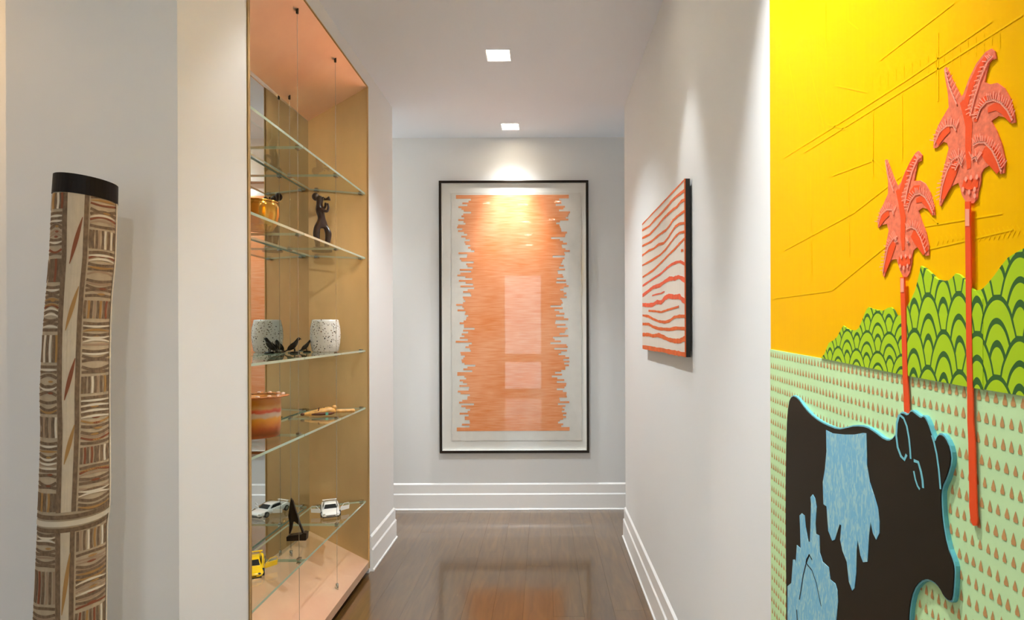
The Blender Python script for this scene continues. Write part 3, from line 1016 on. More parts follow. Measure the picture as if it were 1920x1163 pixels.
p0, p1 = on_y(846, 362, Y_BACK - 0.012), on_y(1091, 826, Y_BACK - 0.012)
# paper with gently deckled edges
r4 = random.Random(5)
pts = []
N = 46
for i in range(N):
    pts.append((p0.x + (p1.x - p0.x) * i / N, p0.z + r4.uniform(-0.002, 0.002)))
for i in range(N):
    pts.append((p1.x + r4.uniform(-0.003, 0.003), p0.z + (p1.z - p0.z) * i / N))
for i in range(N):
    pts.append((p1.x + (p0.x - p1.x) * i / N, p1.z + r4.uniform(-0.002, 0.002)))
for i in range(N):
    pts.append((p0.x + r4.uniform(-0.003, 0.003), p1.z + (p0.z - p1.z) * i / N))
MB().prism([Vector((a, Y_BACK - 0.012, b)) for a, b in pts], (0, 0.002, 0)).build('paper_sheet', M['paper'], art, world=True)


def print_mat():
    m, nt, p = newmat('orange_print_ink')
    L = nt.links
    tc = nt.nodes.new('ShaderNodeTexCoord')
    mp = nt.nodes.new('ShaderNodeMapping')
    mp.inputs['Scale'].default_value = (1.0, 1, 16)
    L.new(tc.outputs['Object'], mp.inputs[0])
    n = nt.nodes.new('ShaderNodeTexNoise')
    n.inputs['Scale'].default_value = 9
    n.inputs['Detail'].default_value = 8
    L.new(mp.outputs[0], n.inputs[0])
    n2 = nt.nodes.new('ShaderNodeTexNoise')
    n2.inputs['Scale'].default_value = 3.0
    n2.inputs['Detail'].default_value = 3
    L.new(tc.outputs['Object'], n2.inputs[0])
    mx = nt.nodes.new('ShaderNodeMath')
    mx.operation = 'MULTIPLY_ADD'
    mx.inputs[1].default_value = 0.55
    L.new(n.outputs[0], mx.inputs[0])
    m2 = nt.nodes.new('ShaderNodeMath')
    m2.operation = 'MULTIPLY'
    m2.inputs[1].default_value = 0.45
    L.new(n2.outputs[0], m2.inputs[0])
    L.new(m2.outputs[0], mx.inputs[2])
    r = nt.nodes.new('ShaderNodeValToRGB')
    e = r.color_ramp.elements
    e[0].position, e[0].color = 0.34, S(230, 128, 56)
    e[1].position, e[1].color = 0.68, S(246, 180, 138)
    L.new(mx.outputs[0], r.inputs[0])
    L.new(r.outputs[0], p.inputs['Base Color'])
    p.inputs['Roughness'].default_value = 0.7
    p.inputs['Specular IOR Level'].default_value = 0.2
    return m


M['print'] = print_mat()
# the comb edges: 118 rows, each its own length left and right
q0, q1 = on_y(855, 366, Y_BACK - 0.0128), on_y(1070, 808, Y_BACK - 0.0128)
NR = 128
mb = MB()
for i in range(NR):
    za = q0.z + (q1.z - q0.z) * i / NR
    zb = q0.z + (q1.z - q0.z) * (i + 1) / NR
    ph = 0.5 + 0.5 * math.sin(i * 0.50) * math.cos(i * 0.19 + 1)
    Lp = 0.30 * ph + 0.70 * r4.random()
    Rp = 0.30 * (1 - ph) + 0.70 * r4.random()
    if i % 3 == 1:
        Lp, Rp = Lp * 0.6, Rp * 0.6
    if i < 2 or i > NR - 3:
        Lp, Rp = 0.05, 0.10
    xa = q0.x - 0.008 + 0.155 * Lp
    xb = q1.x + 0.008 - 0.155 * Rp
    mb.add([(xa, Y_BACK - 0.0128, za), (xb, Y_BACK - 0.0128, za), (xb, Y_BACK - 0.0128, zb), (xa, Y_BACK - 0.0128, zb)], [(0, 1, 2, 3)])
mb.build('orange_print', M['print'], art, world=True, recalc=False)
MB().add([(a0, YF + 0.004, c0), (a1, YF + 0.004, c0), (a1, YF + 0.004, c1), (a0, YF + 0.004, c1)], [(0, 1, 2, 3)]).build('glazing', M['glazing'], art, world=True, recalc=False)

# ------------------------------------------------------------------ striped painting on the right wall
XP = XR - 0.024
pn, pf = on_x(1284, 334, XP), on_x(1203.8, 421, XP)
PZ1 = (pn.z + pf.z) / 2
PZ0 = (on_x(1284, 669, XP).z + on_x(1203.8, 654.5, XP).z) / 2
PY0, PY1 = pn.y, pf.y
ptg = thing('striped_painting', 'unframed canvas with wavy orange stripes on off-white, hung on the right wall', 'painting', (XR, (PY0 + PY1) / 2, PZ0))
M['canvas'] = pm('offwhite_canvas', S(228, 216, 202), 0.85, spec=0.15, noise=(14, 0.05, (1, 40, 0.4)))
M['orange_paint'] = pm('orange_brush_paint', S(232, 102, 34), 0.6, noise=(30, 0.12, (1, 1, 1)))
M['redorange'] = pm('red_orange_brush_paint', S(238, 92, 52), 0.6, noise=(30, 0.12, (1, 1, 1)))
M['side'] = pm('black_canvas_edge', S(34, 30, 26), 0.6)
MB().box(XP + 0.0008, XP + 0.017, PY0, PY1, PZ0, PZ1).build('stretcher', M['side'], ptg, world=True)
MB().box(XP, XP + 0.0008, PY0, PY1, PZ0, PZ1).build('canvas', M['canvas'], ptg, world=True)
MB().box(XP + 0.017, XR - 0.0005, PY0 + 0.02, PY1 - 0.02, PZ0 + 0.02, PZ1 - 0.02).build('hanging_cleat', M['side'], ptg, world=True)
MB().box(XP - 0.0012, XP + 0.002, PY0 - 0.001, PY0 + 0.005, PZ0, PZ1).build('painted_edge', M['orange_paint'], ptg, world=True)


def A_(l):
    return [(1190 + x / 6.458, 320 + y / 6.458) for x, y in l]


def B_(l):
    return [(1190 + x / 5.815, 490 + y / 5.815) for x, y in l]


strokes = [
    (A_([(90, 655), (200, 530), (330, 390), (400, 300), (470, 220), (540, 150), (595, 95)]), 0.007, 0),
    (A_([(90, 725), (180, 670), (240, 600), (330, 510), (400, 430), (450, 365), (510, 310), (600, 240)]), 0.010, 0),
    (A_([(90, 820), (180, 775), (270, 680), (340, 590), (400, 530), (460, 475), (510, 440), (560, 375), (600, 355)]), 0.010, 0),
    (A_([(90, 915), (200, 860), (300, 775), (380, 720), (420, 670), (460, 605), (520, 550), (600, 490)]), 0.010, 0),
    (A_([(90, 1030), (170, 970), (230, 945), (290, 895), (350, 880), (400, 820), (450, 740), (490, 680), (540, 645), (600, 635)]), 0.010, 0),
    (A_([(90, 1150), (210, 1085), (310, 1020), (370, 960), (430, 880), (490, 800), (540, 755), (600, 740)]), 0.009, 0),
    ([(1204.6, 520.1), (1224.4, 507.2), (1242.6, 489.6), (1253.5, 478), (1264.3, 467.9), (1273, 458), (1283, 447.7)], 0.009, 0),
    (B_([(85, 270), (180, 205), (280, 140), (350, 75), (400, 35), (460, 10), (500, 5), (550, 35)]), 0.010, 1),
    (B_([(85, 375), (150, 325), (200, 285), (270, 265), (330, 220), (380, 190), (430, 190), (480, 170), (550, 210)]), 0.015, 1),
    (B_([(190, 375), (240, 360), (290, 350), (325, 330)]), 0.006, 1),
    (B_([(85, 475), (150, 480), (200, 475), (240, 445), (290, 450), (330, 400), (370, 380), (430, 390), (490, 385), (520, 420), (552, 440)]), 0.017, 1),
    (B_([(150, 540), (220, 545), (290, 555), (360, 530), (430, 510), (480, 495)]), 0.008, 0),
    (B_([(85, 590), (150, 600), (200, 630), (260, 655), (330, 665), (380, 650), (430, 610), (490, 600), (550, 600)]), 0.011, 0),
    (B_([(85, 685), (150, 685), (200, 715), (260, 735), (380, 745), (450, 730), (550, 735)]), 0.012, 0),
    (B_([(85, 800), (150, 800), (200, 815), (260, 805), (320, 830), (370, 855), (440, 870), (490, 870), (550, 840)]), 0.016, 0),
    (B_([(85, 935), (150, 945), (220, 962), (300, 968), (400, 995), (480, 1015), (550, 1030)]), 0.017, 0),
    (A_([(560, 970), (590, 965)]), 0.008, 0),
]
r5 = random.Random(2)
for pts, wd, ci in strokes:
    P3 = [on_x(a, b, XP - 0.0008) for a, b in pts]
    fine = []
    for i in range(len(P3) - 1):
        for s_ in range(4):
            fine.append(P3[i].lerp(P3[i + 1], s_ / 4))
    fine.append(P3[-1])
    ws = [wd * r5.uniform(0.8, 1.2) for _ in fine]
    for v_ in fine:
        v_.y = min(max(v_.y, PY0), PY1)
        v_.z = min(max(v_.z, PZ0 + wd * 0.5), PZ1 - wd * 0.5)
    MB().ribbon(fine, ws, (-1, 0, 0)).build('brush_stroke', M['redorange'] if ci else M['orange_paint'], ptg, world=True)

# ------------------------------------------------------------------ mural on the right wall, in the foreground
XM = XR - 0.012
MY0, MY1 = 0.40, on_x(1445, 617, XM).y
mural = thing('mural', 'bright yellow and green pop mural with palms and a black cow, on the right wall', 'mural', (XR, 0.85, 0.35))


def mm(px, py, off=0.0):
    v = on_x(px, py, XM)
    return Vector((XM - off, v.y, v.z))


def yellow_mat():
    m, nt, p = newmat('yellow_lacquer')
    L = nt.links
    tc = nt.nodes.new('ShaderNodeTexCoord')
    mp = nt.nodes.new('ShaderNodeMapping')
    mp.inputs['Scale'].default_value = (1, 60, 1.2)
    L.new(tc.outputs['Object'], mp.inputs[0])
    n = nt.nodes.new('ShaderNodeTexNoise')
    n.inputs['Scale'].default_value = 3
    n.inputs['Detail'].default_value = 5
    L.new(mp.outputs[0], n.inputs[0])
    r = nt.nodes.new('ShaderNodeValToRGB')
    e = r.color_ramp.elements
    e[0].position, e[0].color = 0.35, S(250, 184, 0)
    e[1].position, e[1].color = 0.65, S(251, 187, 0)
    L.new(n.outputs[0], r.inputs[0])
    L.new(r.outputs[0], p.inputs['Base Color'])
    p.inputs['Roughness'].default_value = 0.42
    p.inputs['Specular IOR Level'].default_value = 0.06
    return m


M['yellow'] = yellow_mat()
M['etched'] = pm('pale_yellow_line', S(253, 195, 4), 0.45, spec=0.06)
M['mint'] = pm('mint_green_paint', S(206, 240, 178), 0.5, noise=(7, 0.05, (1, 1, 1)))
M['dot'] = pm('tan_dot_print', S(206, 152, 92), 0.55)
M['palm'] = pm('coral_palm_paint', S(244, 116, 80), 0.5, noise=(150, 0.22, (1, 1, 1)))
M['palmdeep'] = pm('deep_orange_palm_paint', S(246, 78, 14), 0.5)
M['palmpink'] = pm('pink_palm_paint', S(252, 158, 128), 0.5)
M['cowblack'] = pm('brown_black_cow_paint', S(40, 32, 20), 0.5, spec=0.2)
M['cyan'] = pm('pale_cyan_edge', S(120, 196, 206), 0.4)


def cow_blue():
    m, nt, p = newmat('mottled_sky_blue')
    L = nt.links
    tc = nt.nodes.new('ShaderNodeTexCoord')
    mp = nt.nodes.new('ShaderNodeMapping')
    mp.inputs['Scale'].default_value = (1, 1.9, 0.75)
    L.new(tc.outputs['Object'], mp.inputs[0])
    n = nt.nodes.new('ShaderNodeTexNoise')
    n.inputs['Scale'].default_value = 75
    n.inputs['Detail'].default_value = 2
    n.inputs['Distortion'].default_value = 1.2
    L.new(mp.outputs[0], n.inputs[0])
    r = nt.nodes.new('ShaderNodeValToRGB')
    e = r.color_ramp.elements
    e[0].position, e[0].color = 0.44, S(122, 188, 214)
    e[1].position, e[1].color = 0.66, S(172, 212, 212)
    L.new(n.outputs[0], r.inputs[0])
    L.new(r.outputs[0], p.inputs['Base Color'])
    p.inputs['Roughness'].default_value = 0.5
    return m


M['cowblue'] = cow_blue()


def scale_mat(name, cell, pitch, oy, oz):
    """overlapping fish-scale print in lime and dark green, in the panel's own plane (Y, Z)"""
    m, nt, p = newmat(name)
    L = nt.links

    def math_(op, a, b=None, c=None):
        n = nt.nodes.new('ShaderNodeMath')
        n.operation = op
        for i, v in enumerate((a, b, c)):
            if v is None:
                continue
            if isinstance(v, (int, float)):
                n.inputs[i].default_value = v
            else:
                L.new(v, n.inputs[i])
        return n.outputs[0]
    tc = nt.nodes.new('ShaderNodeTexCoord')
    sp = nt.nodes.new('ShaderNodeSeparateXYZ')
    L.new(tc.outputs['Object'], sp.inputs[0])
    wn = nt.nodes.new('ShaderNodeTexNoise')
    wn.inputs['Scale'].default_value = 14
    L.new(tc.outputs['Object'], wn.inputs[0])
    wz = math_('MULTIPLY', math_('SUBTRACT', wn.outputs[0], 0.5), 0.008)
    u = math_('DIVIDE', math_('ADD', math_('SUBTRACT', sp.outputs['Y'], oy), wz), cell)
    # rows run with the mural's slight tilt
    v = math_('DIVIDE', math_('SUBTRACT', math_('MULTIPLY_ADD', sp.outputs['Y'], -0.033, sp.outputs['Z']), oz), pitch)
    n0 = math_('FLOOR', v)
    d0 = math_('SUBTRACT', v, n0)                 # 0..1 above the base of row n0
    odd = math_('MULTIPLY', math_('PINGPONG', n0, 1.0), 0.5)
    ux0 = math_('SUBTRACT', math_('FRACT', math_('ADD', u, odd)), 0.5)
    ux1 = math_('SUBTRACT', math_('FRACT', math_('ADD', math_('ADD', u, odd), 0.5)), 0.5)

    def ell(ux, dz):
        a = math_('MULTIPLY', ux, 2.0)
        b = math_('MULTIPLY', dz, 0.5)
        return math_('SQRT', math_('ADD', math_('MULTIPLY', a, a), math_('MULTIPLY', b, b)))
    e0 = ell(ux0, d0)
    e1 = ell(ux1, math_('ADD', d0, 1.0))
    inside1 = math_('LESS_THAN', e1, 1.0)
    e = math_('ADD', math_('MULTIPLY', inside1, e1), math_('MULTIPLY', math_('SUBTRACT', 1.0, inside1), e0))
    r = nt.nodes.new('ShaderNodeValToRGB')
    cr = r.color_ramp
    cr.interpolation = 'CONSTANT'
    lime, dark = S(178, 212, 6), S(48, 100, 34)
    stops = [(0.0, lime), (0.34, dark), (0.43, lime), (0.63, dark), (0.71, lime), (0.93, dark)]
    while len(cr.elements) < len(stops):
        cr.elements.new(0.5)
    for el, (pos, col) in zip(cr.elements, stops):
        el.position, el.color = pos, col
    L.new(e, r.inputs[0])
    L.new(r.outputs[0], p.inputs['Base Color'])
    p.inputs['Roughness'].default_value = 0.5
    return m


MZ0, MZ1 = 0.35, 2.40
MB().box(XM, XR - 0.0005, MY0, MY1, MZ0, MZ1).build('yellow_panel', M['yellow'], mural, world=True)
# faint drawn lines in the yellow ground
mb = MB()
for l in ([(1508, 286), (1620, 216), (1760, 128), (1918, 28)], [(1470, 296), (1560, 240), (1700, 150), (1860, 40)], [(1565, 160), (1627, 173)], [(1552, 233), (1588, 243)], [(1650, 113), (1790, 5)],
          [(1548, 0), (1548, 90)], [(1590, 0), (1591, 40), (1610, 55)], [(1637, 206), (1637, 330)], [(1691, 175), (1692, 300)], [(1759, 60), (1759, 190)], [(1560, 330), (1640, 300), (1760, 420)],
          [(1450, 560), (1560, 545), (1700, 430), (1880, 400)], [(1470, 470), (1600, 400), (1690, 330)], [(1520, 330), (1522, 520)], [(1590, 320), (1593, 480)], [(1730, 470), (1900, 430)],
          [(1480, 120), (1500, 240), (1520, 130), (1545, 240)]):
    P3 = [mm(a, b, 0.0004) for a, b in l]
    mb.ribbon(P3, 0.0022, (-1, 0, 0))
for i in range(26):
    a = mm(1500 + i * 15, 200 - i * 6, 0.0003)
    mb.ribbon([a, a + Vector((0, 0, -0.016 - 0.006 * (i % 3)))], 0.0012, (-1, 0, 0))
for i in range(18):
    a = mm(1760 + i * 9, 452 - i * 1.2, 0.0003)
    mb.ribbon([a + Vector((0, 0.004, 0.006)), a, a + Vector((0, 0.004, -0.006))], 0.0014, (-1, 0, 0))
mb.build('drawn_line', M['etched'], mural, world=True, kind='stuff')

sA, sB = mm(1445, 655), mm(1920, 738.5)
slope = (sB.z - sA.z) / (sB.y - sA.y)


def sea_z(y):
    return sA.z + slope * (y - sA.y)


MB().prism([Vector((XM, MY1, MZ0)), Vector((XM, MY0, MZ0)), Vector((XM, MY0, sea_z(MY0))), Vector((XM, MY1, sea_z(MY1)))], (-0.0015, 0, 0)).build('mint_panel', M['mint'], mural, world=True)
# printed drops on the mint ground
mb = MB()
r6 = random.Random(4)
shape = [(0, 0.55), (0.2, 0.2), (0.42, -0.25), (0.36, -0.5), (-0.36, -0.5), (-0.42, -0.25), (-0.2, 0.2)]
row = 0
z_off = -0.0095
while sea_z(MY1) + z_off > 0.42:
    y = MY1 - 0.006 - r6.uniform(0, 0.004)
    while y > 0.408:
        zc = sea_z(y) + z_off
        if zc > MZ0 + 0.02:
            w_, h_ = 0.0072 * r6.uniform(0.85, 1.1), 0.0115 * r6.uniform(0.9, 1.1)
            mb.add([(XM - 0.0019, y - a * w_, zc + b * h_) for a, b in shape], [tuple(range(7))])
        y -= 0.0115 * r6.uniform(0.93, 1.07)
    row += 1
    z_off -= 0.0234
mb.build('printed_drop', M['dot'], mural, world=True, kind='stuff', recalc=False)


def C1(l):
    return [(1436 + x / 4.925, 560 + y / 4.925) for x, y in l]


def C2(l):
    return [(1680 + x / 3.875, 460 + y / 3.875) for x, y in l]


def flat(name, pts, off, th, mat, parent, **kw):
    return MB().prism([mm(a, b, off) for a, b in pts], (-th, 0, 0)).build(name, mat, parent, world=True, **kw)


hill1 = C1([(525, 550), (560, 510), (600, 410), (650, 380), (680, 350), (710, 290), (735, 250), (760, 270), (800, 290), (850, 295), (880, 270), (910, 200), (950, 100), (970, 80), (1010, 95), (1080, 110), (1110, 110), (1150, 85), (1180, 80)]) + [(1681, 582), (1686, 592), (1697, 591), (1712, 585), (1712, 706)]
hill2 = [(1708, 705), (1706, 577), (1715, 560), (1722, 545)] + C2([(195, 200), (205, 150), (240, 170), (280, 205), (320, 245), (370, 260), (410, 255), (435, 235), (460, 205), (490, 215), (520, 245), (560, 300), (600, 330)]) + [(1850, 560), (1850, 731)]
hill3 = C2([(580, 335), (650, 320), (690, 280), (740, 220), (790, 150), (840, 90), (930, 35)]) + [(1985, 440), (2060, 470), (2150, 420), (2260, 500), (2260, 798), (1830, 727)]
off0 = Vector((XR, 0.85, 0.35))
flat('hill_cutout', hill1, 0.0015, 0.0020, scale_mat('small_scale_print', 0.056, 0.0285, mm(1611, 610).y - off0.y, mm(1611, 690).z - off0.z), mural, label='small low hill with a lime scale print')
flat('hill_cutout', hill2, 0.0015, 0.0028, scale_mat('medium_scale_print', 0.055, 0.0448, mm(1747, 610).y - off0.y, mm(1747, 610).z - off0.z), mural, label='middle hill with a lime scale print')
flat('hill_cutout', hill3, 0.0015, 0.0024, scale_mat('large_scale_print', 0.058, 0.0420, mm(1876, 620).y - off0.y, mm(1876, 614).z - off0.z), mural, label='tall hill with a large lime scale print')


def palm(conv, outline, pinks, deeps, dots, trunk, label, pink_trunk):
    tr = MB().prism([mm(a - w / 2, b, 0.0035) for a, b, w in trunk] + [mm(a + w / 2, b, 0.0035) for a, b, w in reversed(trunk)], (-0.0015, 0, 0)).build('palm_trunk', M['palmdeep'], mural, world=True, label=label + ' trunk')
    a, b, w = pink_trunk
    MB().prism([mm(a - w / 2, b[0], 0.005), mm(a - w / 2, b[1], 0.005), mm(a + w / 2, b[1], 0.005), mm(a + w / 2, b[0], 0.005)], (-0.0004, 0, 0)).build('pink_band', M['palmpink'], tr, world=True)
    cr = MB().prism([mm(*conv(x, y), 0.0004) for x, y in outline], (-0.0012, 0, 0)).build('palm_crown', M['palm'], mural, world=True, label=label + ' crown')
    mb1, mb2 = MB(), MB()
    for q_, (l, w) in enumerate(deeps):
        P3 = [mm(*conv(x, y), 0.0018 + 0.00006 * q_) for x, y in l]
        ws = [w * (0.35 + 0.65 * math.sin(PI * (i + 0.5) / len(P3))) for i in range(len(P3))]
        mb1.ribbon(P3, ws, (-1, 0, 0))
    mb1.build('deep_leaflet', M['palmdeep'], cr, world=True, label='deep orange leaflet strokes')  # darker strokes of the printed palm itself
    rr = random.Random(8)
    for q_, l in enumerate(pinks):
        P3 = [mm(*conv(x, y), 0.0024 + 0.00005 * q_) for x, y in l]
        fine = []
        for i in range(len(P3) - 1):
            for s_ in range(4):
                fine.append(P3[i].lerp(P3[i + 1], s_ / 4))
        fine.append(P3[-1])
        mb2.ribbon(fine, 0.0021, (-1, 0, 0))
        for i in range(1, len(fine) - 1):
            tt = (fine[i + 1] - fine[i - 1]).normalized()
            nn = Vector((1, 0, 0)).cross(tt)
            for sd in (-1,):
                e_ = fine[i] + nn * sd * rr.uniform(0.006, 0.011) - tt * 0.003
                mb2.ribbon([fine[i], e_], 0.0011, (-1, 0, 0))
    for x, y in dots:
        c_ = mm(*conv(x, y), 0.0029)
        mb2.add([(c_.x, c_.y + 0.0022 * math.cos(w), c_.z + 0.003 * math.sin(w)) for w in [2 * PI * j / 8 for j in range(8)]], [tuple(range(8))])
    mb2.build('leaf_rib', M['palmpink'], cr, world=True, kind='stuff')


palm(lambda x, y: (1740 + x / 3.634, 80 + y / 3.634),
     [(440, 40), (465, 60), (475, 110), (445, 118), (425, 140), (410, 200), (395, 270), (430, 285), (480, 275), (530, 310), (570, 380), (600, 500), (605, 545), (580, 550), (540, 510), (490, 500), (440, 535), (475, 600), (510, 690), (535, 800), (530, 890), (505, 895), (470, 855), (430, 835), (390, 860), (372, 890), (365, 960), (350, 1020), (345, 1065), (320, 1095), (270, 1090), (240, 1040), (228, 990), (215, 955), (170, 980), (135, 1030), (95, 1115), (85, 1105), (90, 1000), (110, 880), (150, 720), (140, 685), (115, 675), (70, 715), (45, 720), (50, 640), (80, 560), (120, 490), (150, 440), (145, 350), (125, 240), (118, 180), (130, 165), (150, 205), (190, 285), (235, 370), (250, 350), (290, 240), (340, 140), (400, 65)],
     [[(345, 520), (370, 450), (410, 405), (460, 390), (510, 410), (555, 460), (590, 530)], [(55, 690), (90, 610), (140, 565), (185, 565), (205, 600)], [(95, 1080), (110, 980), (140, 880), (180, 800), (225, 770), (245, 800)], [(320, 700), (360, 680), (400, 680), (450, 730), (490, 810), (515, 880)], [(300, 500), (330, 380), (370, 250), (420, 130), (460, 90)], [(130, 180), (160, 300), (210, 420)], [(310, 800), (340, 780), (350, 810)], [(200, 870), (230, 810), (245, 840)]],
     [([(420, 80), (360, 170), (310, 280), (275, 390), (262, 470)], 0.010), ([(240, 400), (270, 480), (290, 560), (285, 700), (290, 860)], 0.011), ([(335, 540), (350, 470), (390, 390), (420, 370)], 0.008), ([(420, 460), (480, 430), (530, 455), (585, 530)], 0.010), ([(390, 730), (430, 760), (470, 800), (505, 870)], 0.018), ([(210, 820), (180, 880), (150, 950), (105, 1060)], 0.016), ([(160, 590), (120, 620), (75, 690)], 0.010), ([(250, 960), (300, 970), (355, 960)], 0.012)],
     [(275, 930), (310, 920), (350, 915), (255, 1000), (297, 1018), (335, 1000), (335, 1045)],
     [(1822, 378, 9.5), (1823.5, 500, 10), (1825, 650, 10.5), (1827, 740, 10.5), (1827.5, 790, 11), (1830, 830, 12.5), (1832, 915, 13), (1832.5, 950, 14), (1834.5, 975, 13), (1836, 986, 7)],
     'larger palm', (1822.5, (392, 424), 7.5))
palm(lambda x, y: (1630 + x / 4.307, 270 + y / 4.307),
     [(405, 55), (435, 90), (430, 135), (400, 150), (385, 220), (370, 300), (420, 295), (460, 320), (500, 390), (530, 500), (540, 575), (515, 575), (480, 525), (440, 515), (405, 540), (430, 620), (465, 710), (490, 820), (490, 900), (465, 905), (435, 860), (395, 835), (365, 860), (355, 900), (350, 960), (335, 1040), (315, 1075), (285, 1075), (260, 1030), (240, 970), (230, 930), (195, 935), (155, 980), (130, 1075), (118, 1060), (125, 960), (140, 830), (165, 700), (150, 645), (110, 655), (80, 680), (75, 620), (95, 540), (125, 480), (160, 400), (160, 300), (140, 180), (135, 130), (150, 125), (175, 190), (210, 280), (238, 345), (265, 310), (300, 220), (345, 130), (380, 75)],
     [[(320, 540), (345, 460), (380, 410), (420, 400), (465, 430), (500, 490), (530, 560)], [(85, 650), (110, 570), (150, 530), (195, 530), (210, 570)], [(122, 1040), (140, 940), (165, 830), (200, 770), (240, 745)], [(310, 690), (350, 670), (390, 690), (430, 760), (470, 880)], [(300, 480), (325, 350), (360, 220), (400, 130), (430, 100)], [(145, 140), (170, 270), (210, 380)], [(220, 790), (245, 785)], [(320, 800), (340, 790)]],
     [([(390, 90), (340, 180), (300, 280), (265, 380), (255, 450)], 0.010), ([(235, 370), (265, 480), (285, 600), (280, 740), (285, 860)], 0.011), ([(310, 500), (335, 420), (375, 360), (420, 350)], 0.009), ([(390, 460), (440, 440), (480, 480), (525, 555)], 0.010), ([(360, 720), (400, 760), (440, 810), (468, 880)], 0.018), ([(215, 800), (185, 860), (160, 930), (130, 1030)], 0.015), ([(170, 560), (130, 590), (95, 650)], 0.010), ([(250, 940), (300, 950), (345, 940)], 0.014)],
     [(275, 912), (310, 905), (345, 910), (265, 985), (295, 1000), (325, 985)],
     [(1698.5, 520, 8), (1701, 600, 8.5), (1703.7, 699, 9), (1707.5, 780, 10)],
     'smaller palm', (1699, (522, 548), 6.0))


# the cow: a thick pale-cyan cutout with a brown-black face
def C7(l):
    return [(1430 + x / 2.408, 680 + y / 2.408) for x, y in l]


def C5(l):
    return [(1660 + x / 4.846, 740 + y / 4.846) for x, y in l]


def C4(l):
    return [(1436 + x / 4.787, 920 + y / 4.787) for x, y in l]


cow_o = C7([(118, 1500), (124, 1163), (119, 600), (124, 300), (133, 180), (150, 145), (175, 155), (210, 205), (250, 245), (300, 275), (360, 298), (400, 290), (440, 280), (490, 285), (530, 310), (575, 345), (605, 345), (625, 320), (630, 260), (640, 230), (655, 220), (680, 235), (695, 210), (715, 225), (740, 245), (755, 235), (775, 270), (795, 330), (806, 352), (812, 330), (830, 315), (855, 335), (880, 390), (885, 450), (865, 520), (840, 570), (838, 620), (845, 720), (865, 830), (890, 890), (900, 930), (897, 1000), (890, 1075), (875, 1087), (845, 1060), (825, 1020), (800, 995), (770, 985), (740, 995), (710, 1035), (695, 1100), (690, 1163), (680, 1500)])


def inset(pts, d):
    """shrink an outline (Vectors in the Y-Z plane) by d"""
    n = len(pts)
    out = []
    area = sum(pts[i].y * pts[(i + 1) % n].z - pts[(i + 1) % n].y * pts[i].z for i in range(n))
    sg = 1 if area > 0 else -1
    for i in range(n):
        a, b, c_ = pts[i - 1], pts[i], pts[(i + 1) % n]
        t1 = Vector((b.y - a.y, b.z - a.z)).normalized()
        t2 = Vector((c_.y - b.y, c_.z - b.z)).normalized()
        nn = Vector((-(t1.y + t2.y), t1.x + t2.x))
        nn = nn.normalized() * d * sg
        out.append(Vector((b.x, b.y + nn.x, b.z + nn.y)))
    return out


def smooth2(pts, it=1):
    for _ in range(it):
        o = []
        n = len(pts)
        for i in range(n):
            a, b = pts[i], pts[(i + 1) % n]
            o += [(a[0] * 0.75 + b[0] * 0.25, a[1] * 0.75 + b[1] * 0.25), (a[0] * 0.25 + b[0] * 0.75, a[1] * 0.25 + b[1] * 0.75)]
        pts = o
    return pts


M['shaded_cyan'] = pm('shaded_cyan_edge', S(96, 176, 184), 0.45)  # the same cyan, darkened for the shade on the cutout's sides
out3 = [mm(a, b, 0.0015) for a, b in smooth2(cow_o)]
CT = 0.0052
mb = MB()
n = len(out3)
dv = Vector((-CT, 0, 0))
mb.add(out3 + [v + dv for v in out3], [tuple(range(n, 2 * n)), tuple(range(n))[::-1]], 0)
mb.add(out3 + [v + dv for v in out3], [(i, (i + 1) % n, n + (i + 1) % n, n + i) for i in range(n)], 1)
cow = mb.build('cow_cutout', [M['cyan'], M['shaded_cyan']], mural, world=True, label='thick cow shaped cutout with a pale cyan edge')
ins = inset(out3, 0.0022)
ins = [v - Vector((CT, 0, 0)) for v in ins]
MB().prism(ins, (-0.0014, 0, 0)).build('black_hide', M['cowblack'], cow, world=True)
OC = 0.0015 + CT + 0.0014
big = C7([(310, 305), (340, 320), (390, 325), (440, 325), (480, 318), (495, 320), (497, 400), (498, 470), (510, 540), (530, 600), (548, 660), (555, 720), (555, 770), (540, 800), (525, 770), (515, 720), (507, 780), (500, 900), (480, 902), (468, 870), (455, 800), (450, 850), (448, 950), (440, 1020), (430, 1030), (415, 990), (405, 900), (385, 850), (375, 800), (380, 735), (372, 730), (350, 800), (338, 805), (320, 760), (312, 650), (298, 640), (295, 540), (305, 480), (312, 400)])
left = C4([(235, 2200), (235, 860), (270, 830), (285, 620), (300, 620), (310, 660), (320, 490), (355, 520), (350, 330), (345, 225), (365, 205), (390, 225), (400, 330), (425, 460), (440, 460), (445, 330), (450, 120), (445, 60), (465, 35), (485, 70), (500, 150), (490, 300), (495, 390), (525, 405), (530, 560), (555, 640), (610, 690), (625, 800), (670, 835), (690, 900), (695, 1000), (680, 1163), (690, 2200)])
for nm, pts in (('blue_patch', big), ('blue_patch', left)):
    MB().prism([mm(a, b, OC) for a, b in pts], (-0.0008, 0, 0)).build(nm, M['cowblue'], cow, world=True)
mb = MB()
for l, w in (([(440, 575), (410, 620), (405, 660), (380, 760), (362, 880), (345, 980)], 0.0022), ([(410, 655), (460, 715), (500, 830), (525, 950), (545, 1040)], 0.002), ([(405, 650), (435, 578), (462, 622)], 0.003), ([(320, 1070), (326, 1163), (332, 1300)], 0.003)):
    mb.ribbon([mm(a, b, OC + 0.0012) for a, b in C4(l)], w, (-1, 0, 0))
mb.build('black_line', M['cowblack'], cow, world=True)
